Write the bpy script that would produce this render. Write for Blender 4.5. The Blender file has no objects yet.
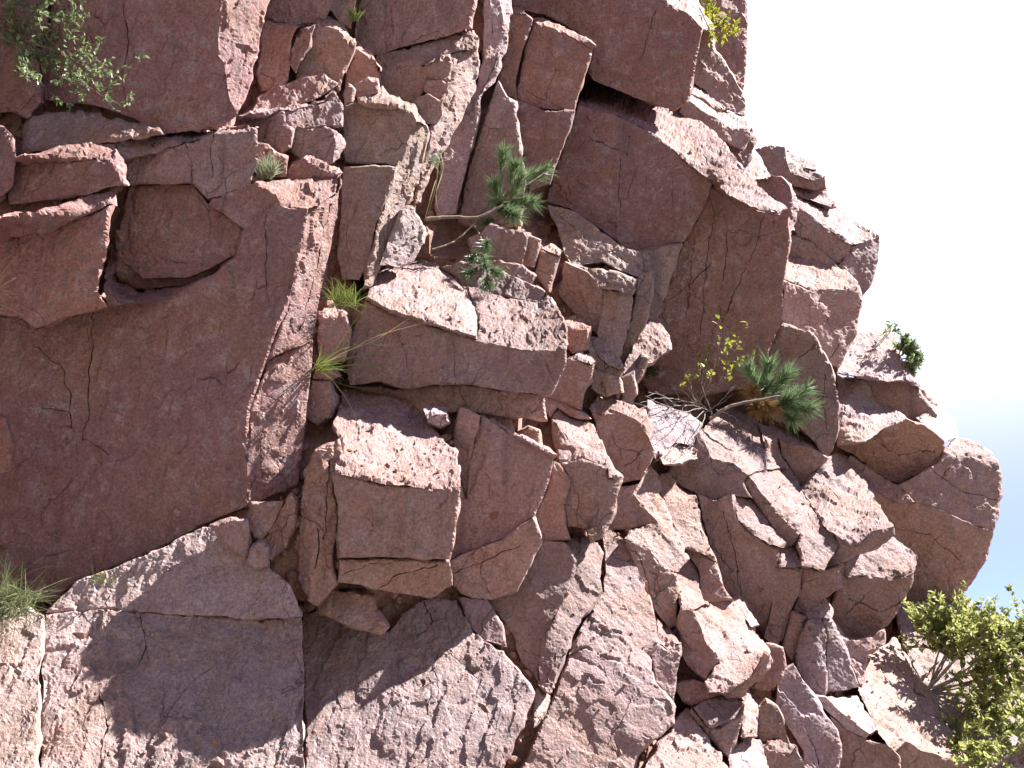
import bpy, math, random
import numpy as np
from mathutils import Vector, Matrix
from mathutils.geometry import delaunay_2d_cdt
random.seed(7)
RNG = np.random.default_rng(11)
scene = bpy.context.scene
COL = scene.collection

# ------------------------------------------------------------------ camera, sky, sun, exposure
cam_d = bpy.data.cameras.new("camera")
cam = bpy.data.objects.new("camera", cam_d)
COL.objects.link(cam)
cam.location = (0, 0, 1.6)
cam.rotation_euler = (math.radians(90 + 18), 0, 0)
cam_d.sensor_width = 36.0
cam_d.lens = 36.0 * 1050.0 / 1024.0
cam_d.clip_start = 0.05
cam_d.clip_end = 3000
scene.camera = cam
CAM = np.array((0, 0, 1.6))

SUN_DIR = Vector((0.66, 0.10, 0.74)).normalized()
SUN_EL = math.asin(SUN_DIR.z)
SUN_AZ = math.atan2(SUN_DIR.x, SUN_DIR.y)
world = bpy.data.worlds.new("World")
scene.world = world
world.use_nodes = True
wn = world.node_tree
wn.nodes.clear()
wo = wn.nodes.new("ShaderNodeOutputWorld")
bg = wn.nodes.new("ShaderNodeBackground")
sky = wn.nodes.new("ShaderNodeTexSky")
sky.sky_type = 'NISHITA'
sky.sun_disc = False
sky.sun_elevation = SUN_EL
sky.sun_rotation = SUN_AZ
sky.air_density = 0.65
sky.dust_density = 0.15
sky.ozone_density = 1.0
sky.altitude = 2600
bg.inputs['Strength'].default_value = 0.15
tc = wn.nodes.new("ShaderNodeTexCoord")
veil_el, veil_az = math.radians(42), math.radians(24)     # thin bright haze high up over the cliff's edge
dt = wn.nodes.new("ShaderNodeVectorMath"); dt.operation = 'DOT_PRODUCT'
dt.inputs[1].default_value = (math.cos(veil_el) * math.sin(veil_az), math.cos(veil_el) * math.cos(veil_az), math.sin(veil_el))
wn.links.new(tc.outputs['Generated'], dt.inputs[0])
cl = wn.nodes.new("ShaderNodeMath"); cl.operation = 'MAXIMUM'; cl.inputs[1].default_value = 0
wn.links.new(dt.outputs['Value'], cl.inputs[0])
pw = wn.nodes.new("ShaderNodeMath"); pw.operation = 'POWER'; pw.inputs[1].default_value = 18.0
wn.links.new(cl.outputs[0], pw.inputs[0])
gl = wn.nodes.new("ShaderNodeMix"); gl.data_type = 'RGBA'; gl.blend_type = 'ADD'; gl.clamp_result = False
gl.inputs[7].default_value = (8.6, 8.0, 7.0, 1)
wn.links.new(pw.outputs[0], gl.inputs[0])
dp = wn.nodes.new("ShaderNodeMix"); dp.data_type = 'RGBA'; dp.blend_type = 'MULTIPLY'
dp.inputs[0].default_value = 1.0
dp.inputs[7].default_value = (0.35, 0.315, 0.43, 1)      # clear mountain air, less bright than at sea level
wn.links.new(sky.outputs[0], dp.inputs[6])
wn.links.new(dp.outputs[2], gl.inputs[6])
wn.links.new(gl.outputs[2], bg.inputs[0])
wn.links.new(bg.outputs[0], wo.inputs[0])

sun_d = bpy.data.lights.new("sun", 'SUN')
sun_d.energy = 5.0
sun_d.angle = math.radians(0.5)
sun_d.color = (1.0, 0.97, 0.93)
sun = bpy.data.objects.new("sun", sun_d)
COL.objects.link(sun)
sun.rotation_euler = SUN_DIR.to_track_quat('Z', 'Y').to_euler()
sun.location = (20, 0, 30)

vs = scene.view_settings
vs.view_transform = 'Standard'
vs.look = 'None'
vs.exposure = 2.0
vs.gamma = 1.0
vs.use_curve_mapping = False

# ------------------------------------------------------------------ noise (numpy)
def _hash(ix, iy, iz, seed):
    u = np.uint64
    h = ix.astype(np.int64).astype(u) * u(0x9E3779B97F4A7C15) ^ iy.astype(np.int64).astype(u) * u(0xC2B2AE3D27D4EB4F) ^ iz.astype(np.int64).astype(u) * u(0x165667B19E3779F9) ^ u((seed * 0x27D4EB2F165667C5) & 0xFFFFFFFFFFFFFFFF)
    h = (h ^ (h >> u(30))) * u(0xBF58476D1CE4E5B9)
    h = (h ^ (h >> u(27))) * u(0x94D049BB133111EB)
    h = h ^ (h >> u(31))
    return (h >> u(40)).astype(np.float64) / float(1 << 24)

def vnoise(p, seed=0):
    """smooth value noise in -1..1 for points p (n,3)"""
    i = np.floor(p).astype(np.int64)
    f = p - i
    u = f * f * f * (f * (f * 6 - 15) + 10)
    r = np.zeros(len(p))
    for dx in (0, 1):
        wx = u[:, 0] if dx else 1 - u[:, 0]
        for dy in (0, 1):
            wy = u[:, 1] if dy else 1 - u[:, 1]
            for dz in (0, 1):
                wz = u[:, 2] if dz else 1 - u[:, 2]
                r += wx * wy * wz * _hash(i[:, 0] + dx, i[:, 1] + dy, i[:, 2] + dz, seed)
    return r * 2 - 1

def fbm(p, octaves, seed=0, gain=0.5):
    r = np.zeros(len(p)); a = 1.0; q = p.copy()
    for k in range(octaves):
        r += a * vnoise(q, seed + k * 17)
        q = q * 2.03 + 11.7; a *= gain
    return r

def chips(p, seed=0):
    """broken-rock relief: every cell is a small tilted plane, with steps between the cells"""
    i = np.floor(p).astype(np.int64)
    best = np.full(len(p), 1e9); val = np.zeros(len(p))
    for dx in (-1, 0, 1):
        for dy in (-1, 0, 1):
            for dz in (-1, 0, 1):
                cx, cy, cz = i[:, 0] + dx, i[:, 1] + dy, i[:, 2] + dz
                c = np.stack((cx + _hash(cx, cy, cz, seed), cy + _hash(cx, cy, cz, seed + 1), cz + _hash(cx, cy, cz, seed + 2)), 1)
                d = p - c
                dd = (d * d).sum(1)
                t = np.stack([_hash(cx, cy, cz, seed + k) for k in (3, 4, 5)], 1) * 2 - 1
                v = (d * t).sum(1) * 0.55 + (_hash(cx, cy, cz, seed + 6) - 0.5) * 1.2
                m = dd < best
                best = np.where(m, dd, best); val = np.where(m, v, val)
    return val

# fracture directions of the granite: the relief is drawn out along them
def frame(d):
    a = np.array(d, float); a /= np.linalg.norm(a)
    b = np.array((0.80, 0.35, 0.45)); b -= a * (a @ b); b /= np.linalg.norm(b)
    return np.stack((a, b, np.cross(a, b)), 1)
FRAME_STEEP = frame((0.24, 0.10, 0.96))      # the left buttress breaks along steep joints
FRAME_DIP = frame((0.74, -0.12, -0.66))      # the right slope breaks along slabs dipping right

def relief(p, rough, FRAME=FRAME_DIP):
    """height off the facet for points p; rough 0..1 per point"""
    q = p @ FRAME
    if FRAME is FRAME_STEEP: q = q * np.array((0.75, 1.5, 1.5))
    w = np.stack([0.45 * fbm(p / 0.22, 2, 40 + 5 * k) for k in range(3)], 1)
    h = 0.024 * fbm(p / 0.8, 3, 3)
    h += (0.011 + 0.008 * rough) * chips(q / np.array((0.60, 0.17, 0.24)) + w, 5)
    h += (0.002 + 0.005 * rough ** 1.3) * chips(q / np.array((0.30, 0.08, 0.11)) + w, 9)
    h += (0.0008 + 0.003 * rough ** 1.3) * chips(q / np.array((0.13, 0.035, 0.05)) + w, 15)
    h += (0.0004 + 0.0006 * rough) * chips(q / np.array((0.045, 0.018, 0.022)), 25)
    h += (0.001 + 0.001 * rough) * fbm(p / 0.05, 3, 21, 0.6)
    return h

# ------------------------------------------------------------------ materials
def nd(nt, t, **kw):
    n = nt.nodes.new(t)
    for k, v in kw.items():
        setattr(n, k, v)
    return n

def ramp(nt, src, stops):
    r = nd(nt, "ShaderNodeValToRGB")
    e = r.color_ramp.elements
    while len(e) < len(stops):
        e.new(0.5)
    for el, (pos, c) in zip(e, stops):
        el.position = pos
        el.color = c if len(c) == 4 else (*c, 1)
    nt.links.new(src, r.inputs[0])
    return r.outputs[0]

def noise(nt, vec, scale, detail=4, rough=0.6, dist=0.0):
    n = nd(nt, "ShaderNodeTexNoise")
    n.inputs['Scale'].default_value = scale
    n.inputs['Detail'].default_value = detail
    n.inputs['Roughness'].default_value = rough
    n.inputs['Distortion'].default_value = dist
    nt.links.new(vec, n.inputs['Vector'])
    return n.outputs[0]

def mix(nt, fac, a, b, mode='MIX'):
    m = nd(nt, "ShaderNodeMix", data_type='RGBA', blend_type=mode)
    for sock, v in ((m.inputs[0], fac), (m.inputs[6], a), (m.inputs[7], b)):
        if hasattr(v, 'node'):
            nt.links.new(v, sock)
        elif isinstance(v, (int, float)):
            sock.default_value = v
        else:
            sock.default_value = (*v, 1)
    return m.outputs[2]

def granite():
    m = bpy.data.materials.new("granite")
    m.use_nodes = True
    nt = m.node_tree
    b = nt.nodes["Principled BSDF"]
    geo = nd(nt, "ShaderNodeNewGeometry")
    pos = geo.outputs['Position']
    oi = nd(nt, "ShaderNodeObjectInfo")
    # the tint set for each rock, drifting with stains and patches
    big = noise(nt, pos, 1.3, 5, 0.6, 0.6)
    mid = noise(nt, pos, 7.0, 7, 0.74, 0.3)
    fine = noise(nt, pos, 42, 4, 0.7)
    grain = noise(nt, pos, 120, 3, 0.75)
    c = oi.outputs['Color']
    c = mix(nt, ramp(nt, big, [(0.42, (0, 0, 0)), (0.62, (1, 1, 1))]), c, mix(nt, 0.45, c, (0.32, 0.17, 0.10)))
    c = mix(nt, ramp(nt, mid, [(0.50, (0, 0, 0)), (0.66, (.85, .85, .85))]), c, mix(nt, 0.65, c, (0.42, 0.34, 0.34)))
    c = mix(nt, ramp(nt, mid, [(0.26, (.8, .8, .8)), (0.44, (0, 0, 0))]), c, mix(nt, 0.6, c, (0.12, 0.05, 0.045)))
    # grain of quartz, feldspar and mica
    c = mix(nt, 0.75, c, ramp(nt, fine, [(0.28, (.42, .40, .40)), (0.5, (.95, .95, .95)), (0.74, (1.5, 1.45, 1.4))]), 'MULTIPLY')
    c = mix(nt, 0.8, c, ramp(nt, grain, [(0.30, (.35, .33, .34)), (0.46, (.95, .95, .95)), (0.56, (1, 1, 1)), (0.72, (1.75, 1.65, 1.6))]), 'MULTIPLY')
    # dark water streaks running down
    mp = nd(nt, "ShaderNodeMapping")
    mp.inputs['Scale'].default_value = (3.0, 3.0, 0.45)
    nt.links.new(pos, mp.inputs[0])
    streak = noise(nt, mp.outputs[0], 1.6, 5, 0.6, 0.3)
    c = mix(nt, ramp(nt, streak, [(0.56, (0, 0, 0)), (0.72, (.55, .55, .55))]), c, (0.10, 0.075, 0.075))
    lich = noise(nt, pos, 13, 6, 0.72)
    zone = noise(nt, pos, 0.9, 3, 0.6)
    lm = mix(nt, 1.0, ramp(nt, lich, [(.56, (0, 0, 0)), (.62, (1, 1, 1))]), ramp(nt, zone, [(.50, (0, 0, 0)), (.60, (.7, .7, .7))]), 'MULTIPLY')
    c = mix(nt, lm, c, (.155, .15, .125))
    pale = mix(nt, 1.0, ramp(nt, lich, [(.36, (1, 1, 1)), (.43, (0, 0, 0))]), ramp(nt, zone, [(.40, (.8, .8, .8)), (.50, (0, 0, 0))]), 'MULTIPLY')
    c = mix(nt, pale, c, (.44, .36, .345))
    vary = ramp(nt, oi.outputs['Random'], [(0, (.82, .84, .86)), (.5, (1, 1, 1)), (1, (1.12, 1.07, 1.04))])
    c = mix(nt, 1.0, c, vary, 'MULTIPLY')
    warp = nd(nt, "ShaderNodeTexNoise"); warp.inputs['Scale'].default_value = 2.2; warp.inputs['Detail'].default_value = 4
    nt.links.new(pos, warp.inputs['Vector'])
    wa = nd(nt, "ShaderNodeVectorMath", operation='MULTIPLY_ADD'); wa.inputs[1].default_value = (.35, .35, .35)
    nt.links.new(warp.outputs['Color'], wa.inputs[0]); nt.links.new(pos, wa.inputs[2])
    st = nd(nt, "ShaderNodeMapping"); st.inputs['Rotation'].default_value = (0, .5, 0); st.inputs['Scale'].default_value = (1.9, 1.2, 0.8)
    nt.links.new(wa.outputs[0], st.inputs[0])
    vj = nd(nt, "ShaderNodeTexVoronoi", feature='DISTANCE_TO_EDGE'); vj.inputs['Scale'].default_value = 1.7
    nt.links.new(st.outputs[0], vj.inputs['Vector'])
    open_ = ramp(nt, noise(nt, pos, 1.9, 3, .6), [(.52, (0, 0, 0)), (.62, (1, 1, 1))])
    line = ramp(nt, vj.outputs['Distance'], [(0.0, (1, 1, 1)), (0.009, (0, 0, 0))])
    joint = mix(nt, 1.0, line, open_, 'MULTIPLY')
    c = mix(nt, mix(nt, 1.0, joint, (.6, .6, .6), 'MULTIPLY'), c, (.07, .045, .04))
    nt.links.new(c, b.inputs['Base Color'])
    nt.links.new(ramp(nt, fine, [(0.3, (.55, .55, .55)), (0.7, (.85, .85, .85))]), b.inputs['Roughness'])
    b.inputs['Specular IOR Level'].default_value = 0.35
    # fine relief
    bn = noise(nt, pos, 30, 6, 0.72)
    vor = nd(nt, "ShaderNodeTexVoronoi", feature='F1')
    vor.inputs['Scale'].default_value = 26
    nt.links.new(pos, vor.inputs['Vector'])
    b1 = nd(nt, "ShaderNodeBump"); b1.inputs['Distance'].default_value = 0.03
    ra = nd(nt, "ShaderNodeAttribute", attribute_name='rough')
    mr = nd(nt, "ShaderNodeMapRange"); mr.inputs[3].default_value = 0.28; mr.inputs[4].default_value = 0.9
    nt.links.new(ra.outputs['Fac'], mr.inputs[0]); nt.links.new(mr.outputs[0], b1.inputs['Strength'])
    nt.links.new(bn, b1.inputs['Height'])
    b2 = nd(nt, "ShaderNodeBump"); b2.inputs['Strength'].default_value = 0.35; b2.inputs['Distance'].default_value = 0.006
    nt.links.new(grain, b2.inputs['Height'])
    nt.links.new(b1.outputs[0], b2.inputs['Normal'])
    b3 = nd(nt, "ShaderNodeBump", invert=True); b3.inputs['Strength'].default_value = 0.8; b3.inputs['Distance'].default_value = 0.02
    nt.links.new(joint, b3.inputs['Height']); nt.links.new(b2.outputs[0], b3.inputs['Normal'])
    nt.links.new(b3.outputs[0], b.inputs['Normal'])
    return m

GRANITE = granite()
TINT = dict(r=(.295, .158, .152), p=(.355, .235, .222), o=(.33, .23, .198), b=(.355, .21, .178), g=(.345, .247, .257), l=(.44, .328, .318))  # l: paler tint for sunlit rocks, some of their sunlight put into the colour

# ------------------------------------------------------------------ building rocks
def set_props(o, label=None, cat=None, group=None, kind=None):
    if label: o["label"] = label
    if cat: o["category"] = cat
    if group: o["group"] = group
    if kind: o["kind"] = kind

def mesh_obj(name, verts, faces, mat, parent=None, smooth=False):
    me = bpy.data.meshes.new(name)
    verts = np.asarray(verts, dtype=np.float32)
    tris = np.asarray(faces, dtype=np.int32)
    me.vertices.add(len(verts)); me.vertices.foreach_set('co', verts.ravel())
    k = tris.shape[1]
    me.loops.add(len(tris) * k); me.loops.foreach_set('vertex_index', tris.ravel())
    me.polygons.add(len(tris))
    me.polygons.foreach_set('loop_start', np.arange(len(tris), dtype=np.int32) * k)
    me.polygons.foreach_set('use_smooth', np.full(len(tris), smooth))
    me.update(calc_edges=True)
    me.materials.append(mat)
    o = bpy.data.objects.new(name, me)
    COL.objects.link(o)
    if parent: o.parent = parent
    return o

def fill_heights(P, H, Q):
    """smooth height inside a facet: its best plane plus the outline's departure from that plane, faded in by distance"""
    A = np.concatenate((P, np.ones((len(P), 1))), 1)
    co = np.linalg.lstsq(A, H, rcond=None)[0]
    S, R = [], []
    res = H - A @ co
    for k in range(len(P)):
        j = (k + 1) % len(P)
        n = 4
        for t in range(n):
            S.append(P[k] * (1 - t / n) + P[j] * (t / n)); R.append((res[k] * (1 - t / n) + res[j] * (t / n), np.linalg.norm(P[j] - P[k])))
    S = np.array(S); R = np.array(R)
    d2 = ((Q[:, None] - S[None]) ** 2).sum(2) + 1e-5
    w = R[None, :, 1] / d2 ** 1.5
    return np.concatenate((Q, np.ones((len(Q), 1))), 1) @ co + (w * R[None, :, 0]).sum(1) / w.sum(1)

def relax(ids_out, faces, base, h0, hh):
    """soap-film smoothing of the facet's inside, its outline held"""
    n = len(ids_out); h = np.array(h0)
    new = np.array([k for k, i in enumerate(ids_out) if i < 0]); src = np.array([-1 - i for i in ids_out if i < 0])
    h[new] = hh[src]
    T = np.array([f for f in faces if len(f) == 3])
    A = np.concatenate((T[:, 0], T[:, 1], T[:, 2], T[:, 1], T[:, 2], T[:, 0]))
    B = np.concatenate((T[:, 1], T[:, 2], T[:, 0], T[:, 0], T[:, 1], T[:, 2]))
    cnt = np.maximum(1, np.bincount(A, minlength=n))
    for _ in range(160):
        m = np.bincount(A, weights=h[B], minlength=n) / cnt
        h[new] = m[new]
    out = np.array(hh); out[src] = h[new]
    return out

def in_poly(P, Q):
    c = np.zeros(len(Q), bool)
    x, y = Q[:, 0], Q[:, 1]
    for (x1, y1), (x2, y2) in zip(P, np.roll(P, -1, 0)):
        if y1 == y2: continue
        c ^= ((y1 > y) != (y2 > y)) & (x < (x2 - x1) * (y - y1) / (y2 - y1) + x1)
    return c

def seg_dist(P, Q):
    best = np.full(len(Q), 1e9)
    for a, b in zip(P, np.roll(P, -1, 0)):
        ab = b - a; L = ab @ ab + 1e-12
        t = np.clip(((Q - a) @ ab) / L, 0, 1)
        dd = Q - (a + t[:, None] * ab)
        best = np.minimum(best, (dd * dd).sum(1))
    return np.sqrt(best)

STEP = 0.0018
def build_rock(name, verts, facets, cracks, tint, seed):
    V = np.array(verts)
    cen = V.mean(0)
    ax = cen - CAM; dist = np.linalg.norm(ax); ax /= dist
    e1 = np.cross(ax, (0, 0, 1)); e1 /= np.linalg.norm(e1); e2 = np.cross(e1, ax)
    # the facets are meshed over the directions in which they are seen; 1/distance is flat over a flat facet
    def to2(p):
        d = p - CAM; z = d @ ax
        return np.stack((d @ e1 / z, d @ e2 / z), -1) * dist
    def hgt(p): return 1.0 / ((p - CAM) @ ax)
    V2, VH = to2(V), hgt(V)
    L = STEP * dist
    pts2 = [tuple(v) for v in V2]; ph = list(VH); prough = [0.0] * len(V); pcnt = [0] * len(V); sink = [0.0] * len(V)
    edge = {}
    def edge_pts(a, b):
        k = (min(a, b), max(a, b))
        if k not in edge:
            n = max(1, int(round(np.linalg.norm(V2[k[0]] - V2[k[1]]) / L)))
            ids = []
            for j in range(1, n):
                t = j / n
                q = V2[k[0]] * (1 - t) + V2[k[1]] * t
                ids.append(len(pts2)); pts2.append(tuple(q)); ph.append(VH[k[0]] * (1 - t) + VH[k[1]] * t)
                prough.append(0.0); pcnt.append(0); sink.append(0.0)
            edge[k] = ids
        return edge[k] if a == k[0] else edge[k][::-1]
    tris = []; use = {}
    for fi, (rough, ids, *bulge) in enumerate(facets):
        P = V2[ids]
        loop = []
        for a, b in zip(ids, ids[1:] + ids[:1]):
            use.setdefault((min(a, b), max(a, b)), 0)
            use[(min(a, b), max(a, b))] += 1
            loop.append(a); loop += edge_pts(a, b)
        for i in loop:
            prough[i] += rough; pcnt[i] += 1
        inner2 = []; isink = []; chain = []
        for cf, line in cracks:
            if cf != fi: continue
            Lp = to2(np.array(line))
            for a, b in zip(Lp, Lp[1:]):
                n = max(1, int(np.linalg.norm(b - a) / (L * 0.9)))
                tt = np.arange(n) / n
                seg = a + (b - a) * tt[:, None]
                wob = np.concatenate((seg, np.zeros((n, 1))), 1) / 0.09
                nrm = np.array((-(b - a)[1], (b - a)[0])); nrm /= np.linalg.norm(nrm) + 1e-9
                seg = seg + nrm * (0.012 * vnoise(wob, 77) + 0.008 * vnoise(wob * 3, 79))[:, None]
                wd = 0.0035 + 0.002 * vnoise(wob + 9, 78)
                for s, dep in ((0, 0.045), (1, 0.0), (-1, 0.0)):
                    q = seg + nrm * (s * wd)[:, None]
                    if s == 0: chain += list(range(len(inner2), len(inner2) + n))
                    inner2 += [tuple(x) for x in q]; isink += [dep * float(random.uniform(.4, 1.2))] * n
            chain.append(-1)
        lo, hi = P.min(0), P.max(0)
        nx = int((hi[0] - lo[0]) / L) + 2; ny = int((hi[1] - lo[1]) / (L * 0.87)) + 2
        gx, gy = np.meshgrid(np.arange(nx), np.arange(ny))
        G = np.stack((lo[0] + (gx + 0.5 * (gy % 2)) * L, lo[1] + gy * L * 0.87), -1).reshape(-1, 2)
        G += RNG.uniform(-.28, .28, G.shape) * L
        G = G[in_poly(P, G)]
        if len(G):
            G = G[seg_dist(P, G) > 0.55 * L]
        if inner2:
            I = np.array(inner2); ok = in_poly(P, I) & (seg_dist(P, I) > 0.4 * L)
            I = I[ok]; isink = list(np.array(isink)[ok])
            newi = np.where(ok, np.cumsum(ok) - 1, -1)
            chain = [int(newi[k]) if k >= 0 else -1 for k in chain]
            if len(G) and len(I):
                # keep the grid clear of the crack lines
                cell = {}
                for q in I: cell.setdefault((int(q[0] // L), int(q[1] // L)), []).append(q)
                keep = []
                for g in G:
                    cx, cy = int(g[0] // L), int(g[1] // L); k = True
                    for ux in (-1, 0, 1):
                        for uy in (-1, 0, 1):
                            for q in cell.get((cx + ux, cy + uy), ()):
                                if (q[0] - g[0]) ** 2 + (q[1] - g[1]) ** 2 < (0.6 * L) ** 2: k = False
                    keep.append(k)
                G = G[np.array(keep)]
        else:
            I = np.zeros((0, 2)); isink = []
        allin = np.concatenate((I, G)) if len(G) or len(I) else np.zeros((0, 2))
        nl = len(loop)
        src = [Vector(pts2[i]) for i in loop] + [Vector(q) for q in allin]
        links = [(nl + a, nl + b) for a, b in zip(chain, chain[1:]) if a >= 0 and b >= 0 and a != b]
        res = delaunay_2d_cdt(src, links, [list(range(nl))], 1, 1e-6, True)
        ov, of, orig = res[0], res[2], res[3]
        oc = np.array([(v.x, v.y) for v in ov])
        ta = np.array([f for f in of if len(f) == 3])
        # the triangulation also fills notches of the outline: drop those, and empty slivers
        e_a, e_b = oc[ta[:, 1]] - oc[ta[:, 0]], oc[ta[:, 2]] - oc[ta[:, 0]]
        ok = in_poly(P, oc[ta].mean(1)) & (np.abs(e_a[:, 0] * e_b[:, 1] - e_a[:, 1] * e_b[:, 0]) > 1e-8)
        of = [tuple(f) for f in ta[ok]]
        ids_out = []
        newq = []
        for v, og in zip(ov, orig):
            g = [x for x in og if x < nl]
            if g: ids_out.append(loop[g[0]])
            else:
                ids_out.append(-1 - len(newq)); newq.append((v.x, v.y, isink[og[0] - nl] if og and og[0] - nl < len(isink) else 0.0))
        base = len(pts2)
        if newq:
            NQ = np.array(newq)
            hh = fill_heights(P, VH[ids], NQ[:, :2])
            if bulge:                                     # a rounded, weathered top
                sd = seg_dist(P, NQ[:, :2]); NQ[:, 2] -= bulge[0] * np.sqrt(1 - (1 - sd / sd.max()) ** 2)
                newq = [tuple(x) for x in NQ]
            hh = relax(ids_out, of, base, [ph[i] if i >= 0 else 0.0 for i in ids_out], hh)
            for (x, y, s), h_ in zip(newq, hh):
                pts2.append((x, y)); ph.append(h_); prough.append(rough); pcnt.append(1); sink.append(s)
        ids_out = [i if i >= 0 else base + (-1 - i) for i in ids_out]
        for f in of:
            tris.append([ids_out[i] for i in f])
    p2 = np.array(pts2); h = np.array(ph)
    p = CAM + (ax + p2[:, :1] / dist * e1 + p2[:, 1:] / dist * e2) / h[:, None]
    rough = np.array(prough) / np.maximum(1, np.array(pcnt))
    T = np.array(tris)
    # all triangles face the viewer's side
    a, b, c = p[T[:, 0]], p[T[:, 1]], p[T[:, 2]]
    nrm = np.cross(b - a, c - a)
    flip = (nrm @ ax) > 0
    T[flip] = T[flip][:, ::-1]; nrm[flip] *= -1
    vn = np.zeros_like(p)
    for k in range(3): np.add.at(vn, T[:, k], nrm)
    vn /= np.linalg.norm(vn, axis=1, keepdims=True) + 1e-12
    # outline
    ec = {}
    for t in T:
        for i, j in ((t[0], t[1]), (t[1], t[2]), (t[2], t[0])):
            ec[(i, j)] = 1
    out_e = [(i, j) for (i, j) in ec if (j, i) not in ec]
    rim = np.zeros(len(p), bool); inward = np.zeros((len(p), 2))
    for i, j in out_e:
        rim[i] = rim[j] = True
        d = p2[j] - p2[i]
        # the triangle lies left or right of the edge: find it by its centre
        q = np.array((-d[1], d[0])); q /= np.linalg.norm(q) + 1e-9
        inward[i] += q; inward[j] += q
    cen2 = p2[T].mean(1)
    # orientation test on one sample: flip the inward normals if they point out
    votes = 0
    tri_of = {}
    for k, t in enumerate(T):
        for i, j in ((t[0], t[1]), (t[1], t[2]), (t[2], t[0])): tri_of[(i, j)] = k
    for i, j in out_e[:60]:
        votes += np.sign((cen2[tri_of[(i, j)]] - p2[i]) @ np.array((-(p2[j] - p2[i])[1], (p2[j] - p2[i])[0])))
    if votes < 0: inward *= -1
    ln = np.linalg.norm(inward, axis=1, keepdims=True); inward = np.where(ln > 1e-6, inward / np.maximum(ln, 1e-6), 0)
    d = relief(p + seed * 0.37, rough, FRAME_STEEP if cen[0] < 0.2 else FRAME_DIP)
    vec = np.stack([fbm(p / 0.16, 2, 60 + k) for k in range(3)], 1)
    edgefade = np.where(rim, 0.45, np.where(np.array(pcnt) > 1, 0.4, 1.0))
    q = p + vn * (d * edgefade)[:, None] + vec * (0.007 + 0.006 * rough)[:, None]
    q += ax * np.array(sink)[:, None]
    arris = rim | (np.array(pcnt) > 1)
    nick = 0.05 * np.clip(vnoise(p / 0.055 + seed, 41) - 0.15, 0, 1) * (0.4 + 0.6 * np.clip(vnoise(p / 0.4, 42) + .4, 0, 1)) + 0.012 * np.clip(vnoise(p / 0.025, 43), 0, 1)
    q[arris] -= (vn * nick[:, None])[arris]
    gap = 0.010 * np.clip(vnoise(p / 0.5 + seed, 31) - .25, 0, 1) + 0.003 * np.abs(vnoise(p / 0.10 + seed, 32))
    shift = inward[:, :1] * e1 + inward[:, 1:] * e2
    q[rim] += shift[rim] * gap[rim][:, None] + ax * (0.002 + 0.008 * np.abs(vnoise(p[rim] / 0.06, 33)))[:, None]
    # sides and back
    size = math.sqrt(max(1e-4, abs(np.ptp(p2[:, 0]) * np.ptp(p2[:, 1]))))
    depth = float(np.clip(0.7 * size, 0.12, 1.0))
    order = list({i for e in out_e for i in e}); pos_of = {i: k for k, i in enumerate(order)}
    ro = q[order]
    rings = [ro]
    mid = ro.mean(0)
    for dz, outw, sh in ((0.025, -0.002, 0.0), (0.12, 0.012, 0.0), (depth, 0.01, 0.14)):
        back = ro + ax * dz
        rr = back + (mid + ax * dz - back) * sh
        rr = rr + np.stack([vnoise(rr / 0.12, 80 + k) for k in range(3)], 1) * 0.15 * min(dz, .12) - shift[order] * outw
        rings.append(rr)
    nv = len(q); no = len(order)
    allv = [q] + rings[1:]
    F = [T]
    off = [None] + [nv + k * no for k in range(3)]
    oe = np.array([(pos_of[i], pos_of[j]) for i, j in out_e]); oi_ = np.array(out_e)
    A0, A1 = oi_[:, 0], oi_[:, 1]
    for k in range(1, 4):
        B0, B1 = off[k] + oe[:, 0], off[k] + oe[:, 1]
        F.append(np.stack((A1, A0, B0), 1)); F.append(np.stack((A1, B0, B1), 1))
        A0, A1 = B0, B1
    last = sum(len(x) for x in allv)
    allv.append((mid + ax * depth * 1.0)[None])
    F.append(np.stack((A1, A0, np.full(len(A0), last)), 1))
    AV = np.concatenate(allv)
    o = mesh_obj(name, AV, np.concatenate(F), GRANITE)
    at = o.data.attributes.new('rough', 'FLOAT', 'POINT')
    at.data.foreach_set('value', np.concatenate((rough, np.full(len(AV) - len(rough), .4))).astype(np.float32))
    rc = random.Random(seed)
    t = TINT[tint]; k = rc.uniform(.9, 1.1)
    o.color = (t[0] * k * rc.uniform(.96, 1.04), t[1] * k, t[2] * k * rc.uniform(.95, 1.05), 1)
    return o, q, vn

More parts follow.
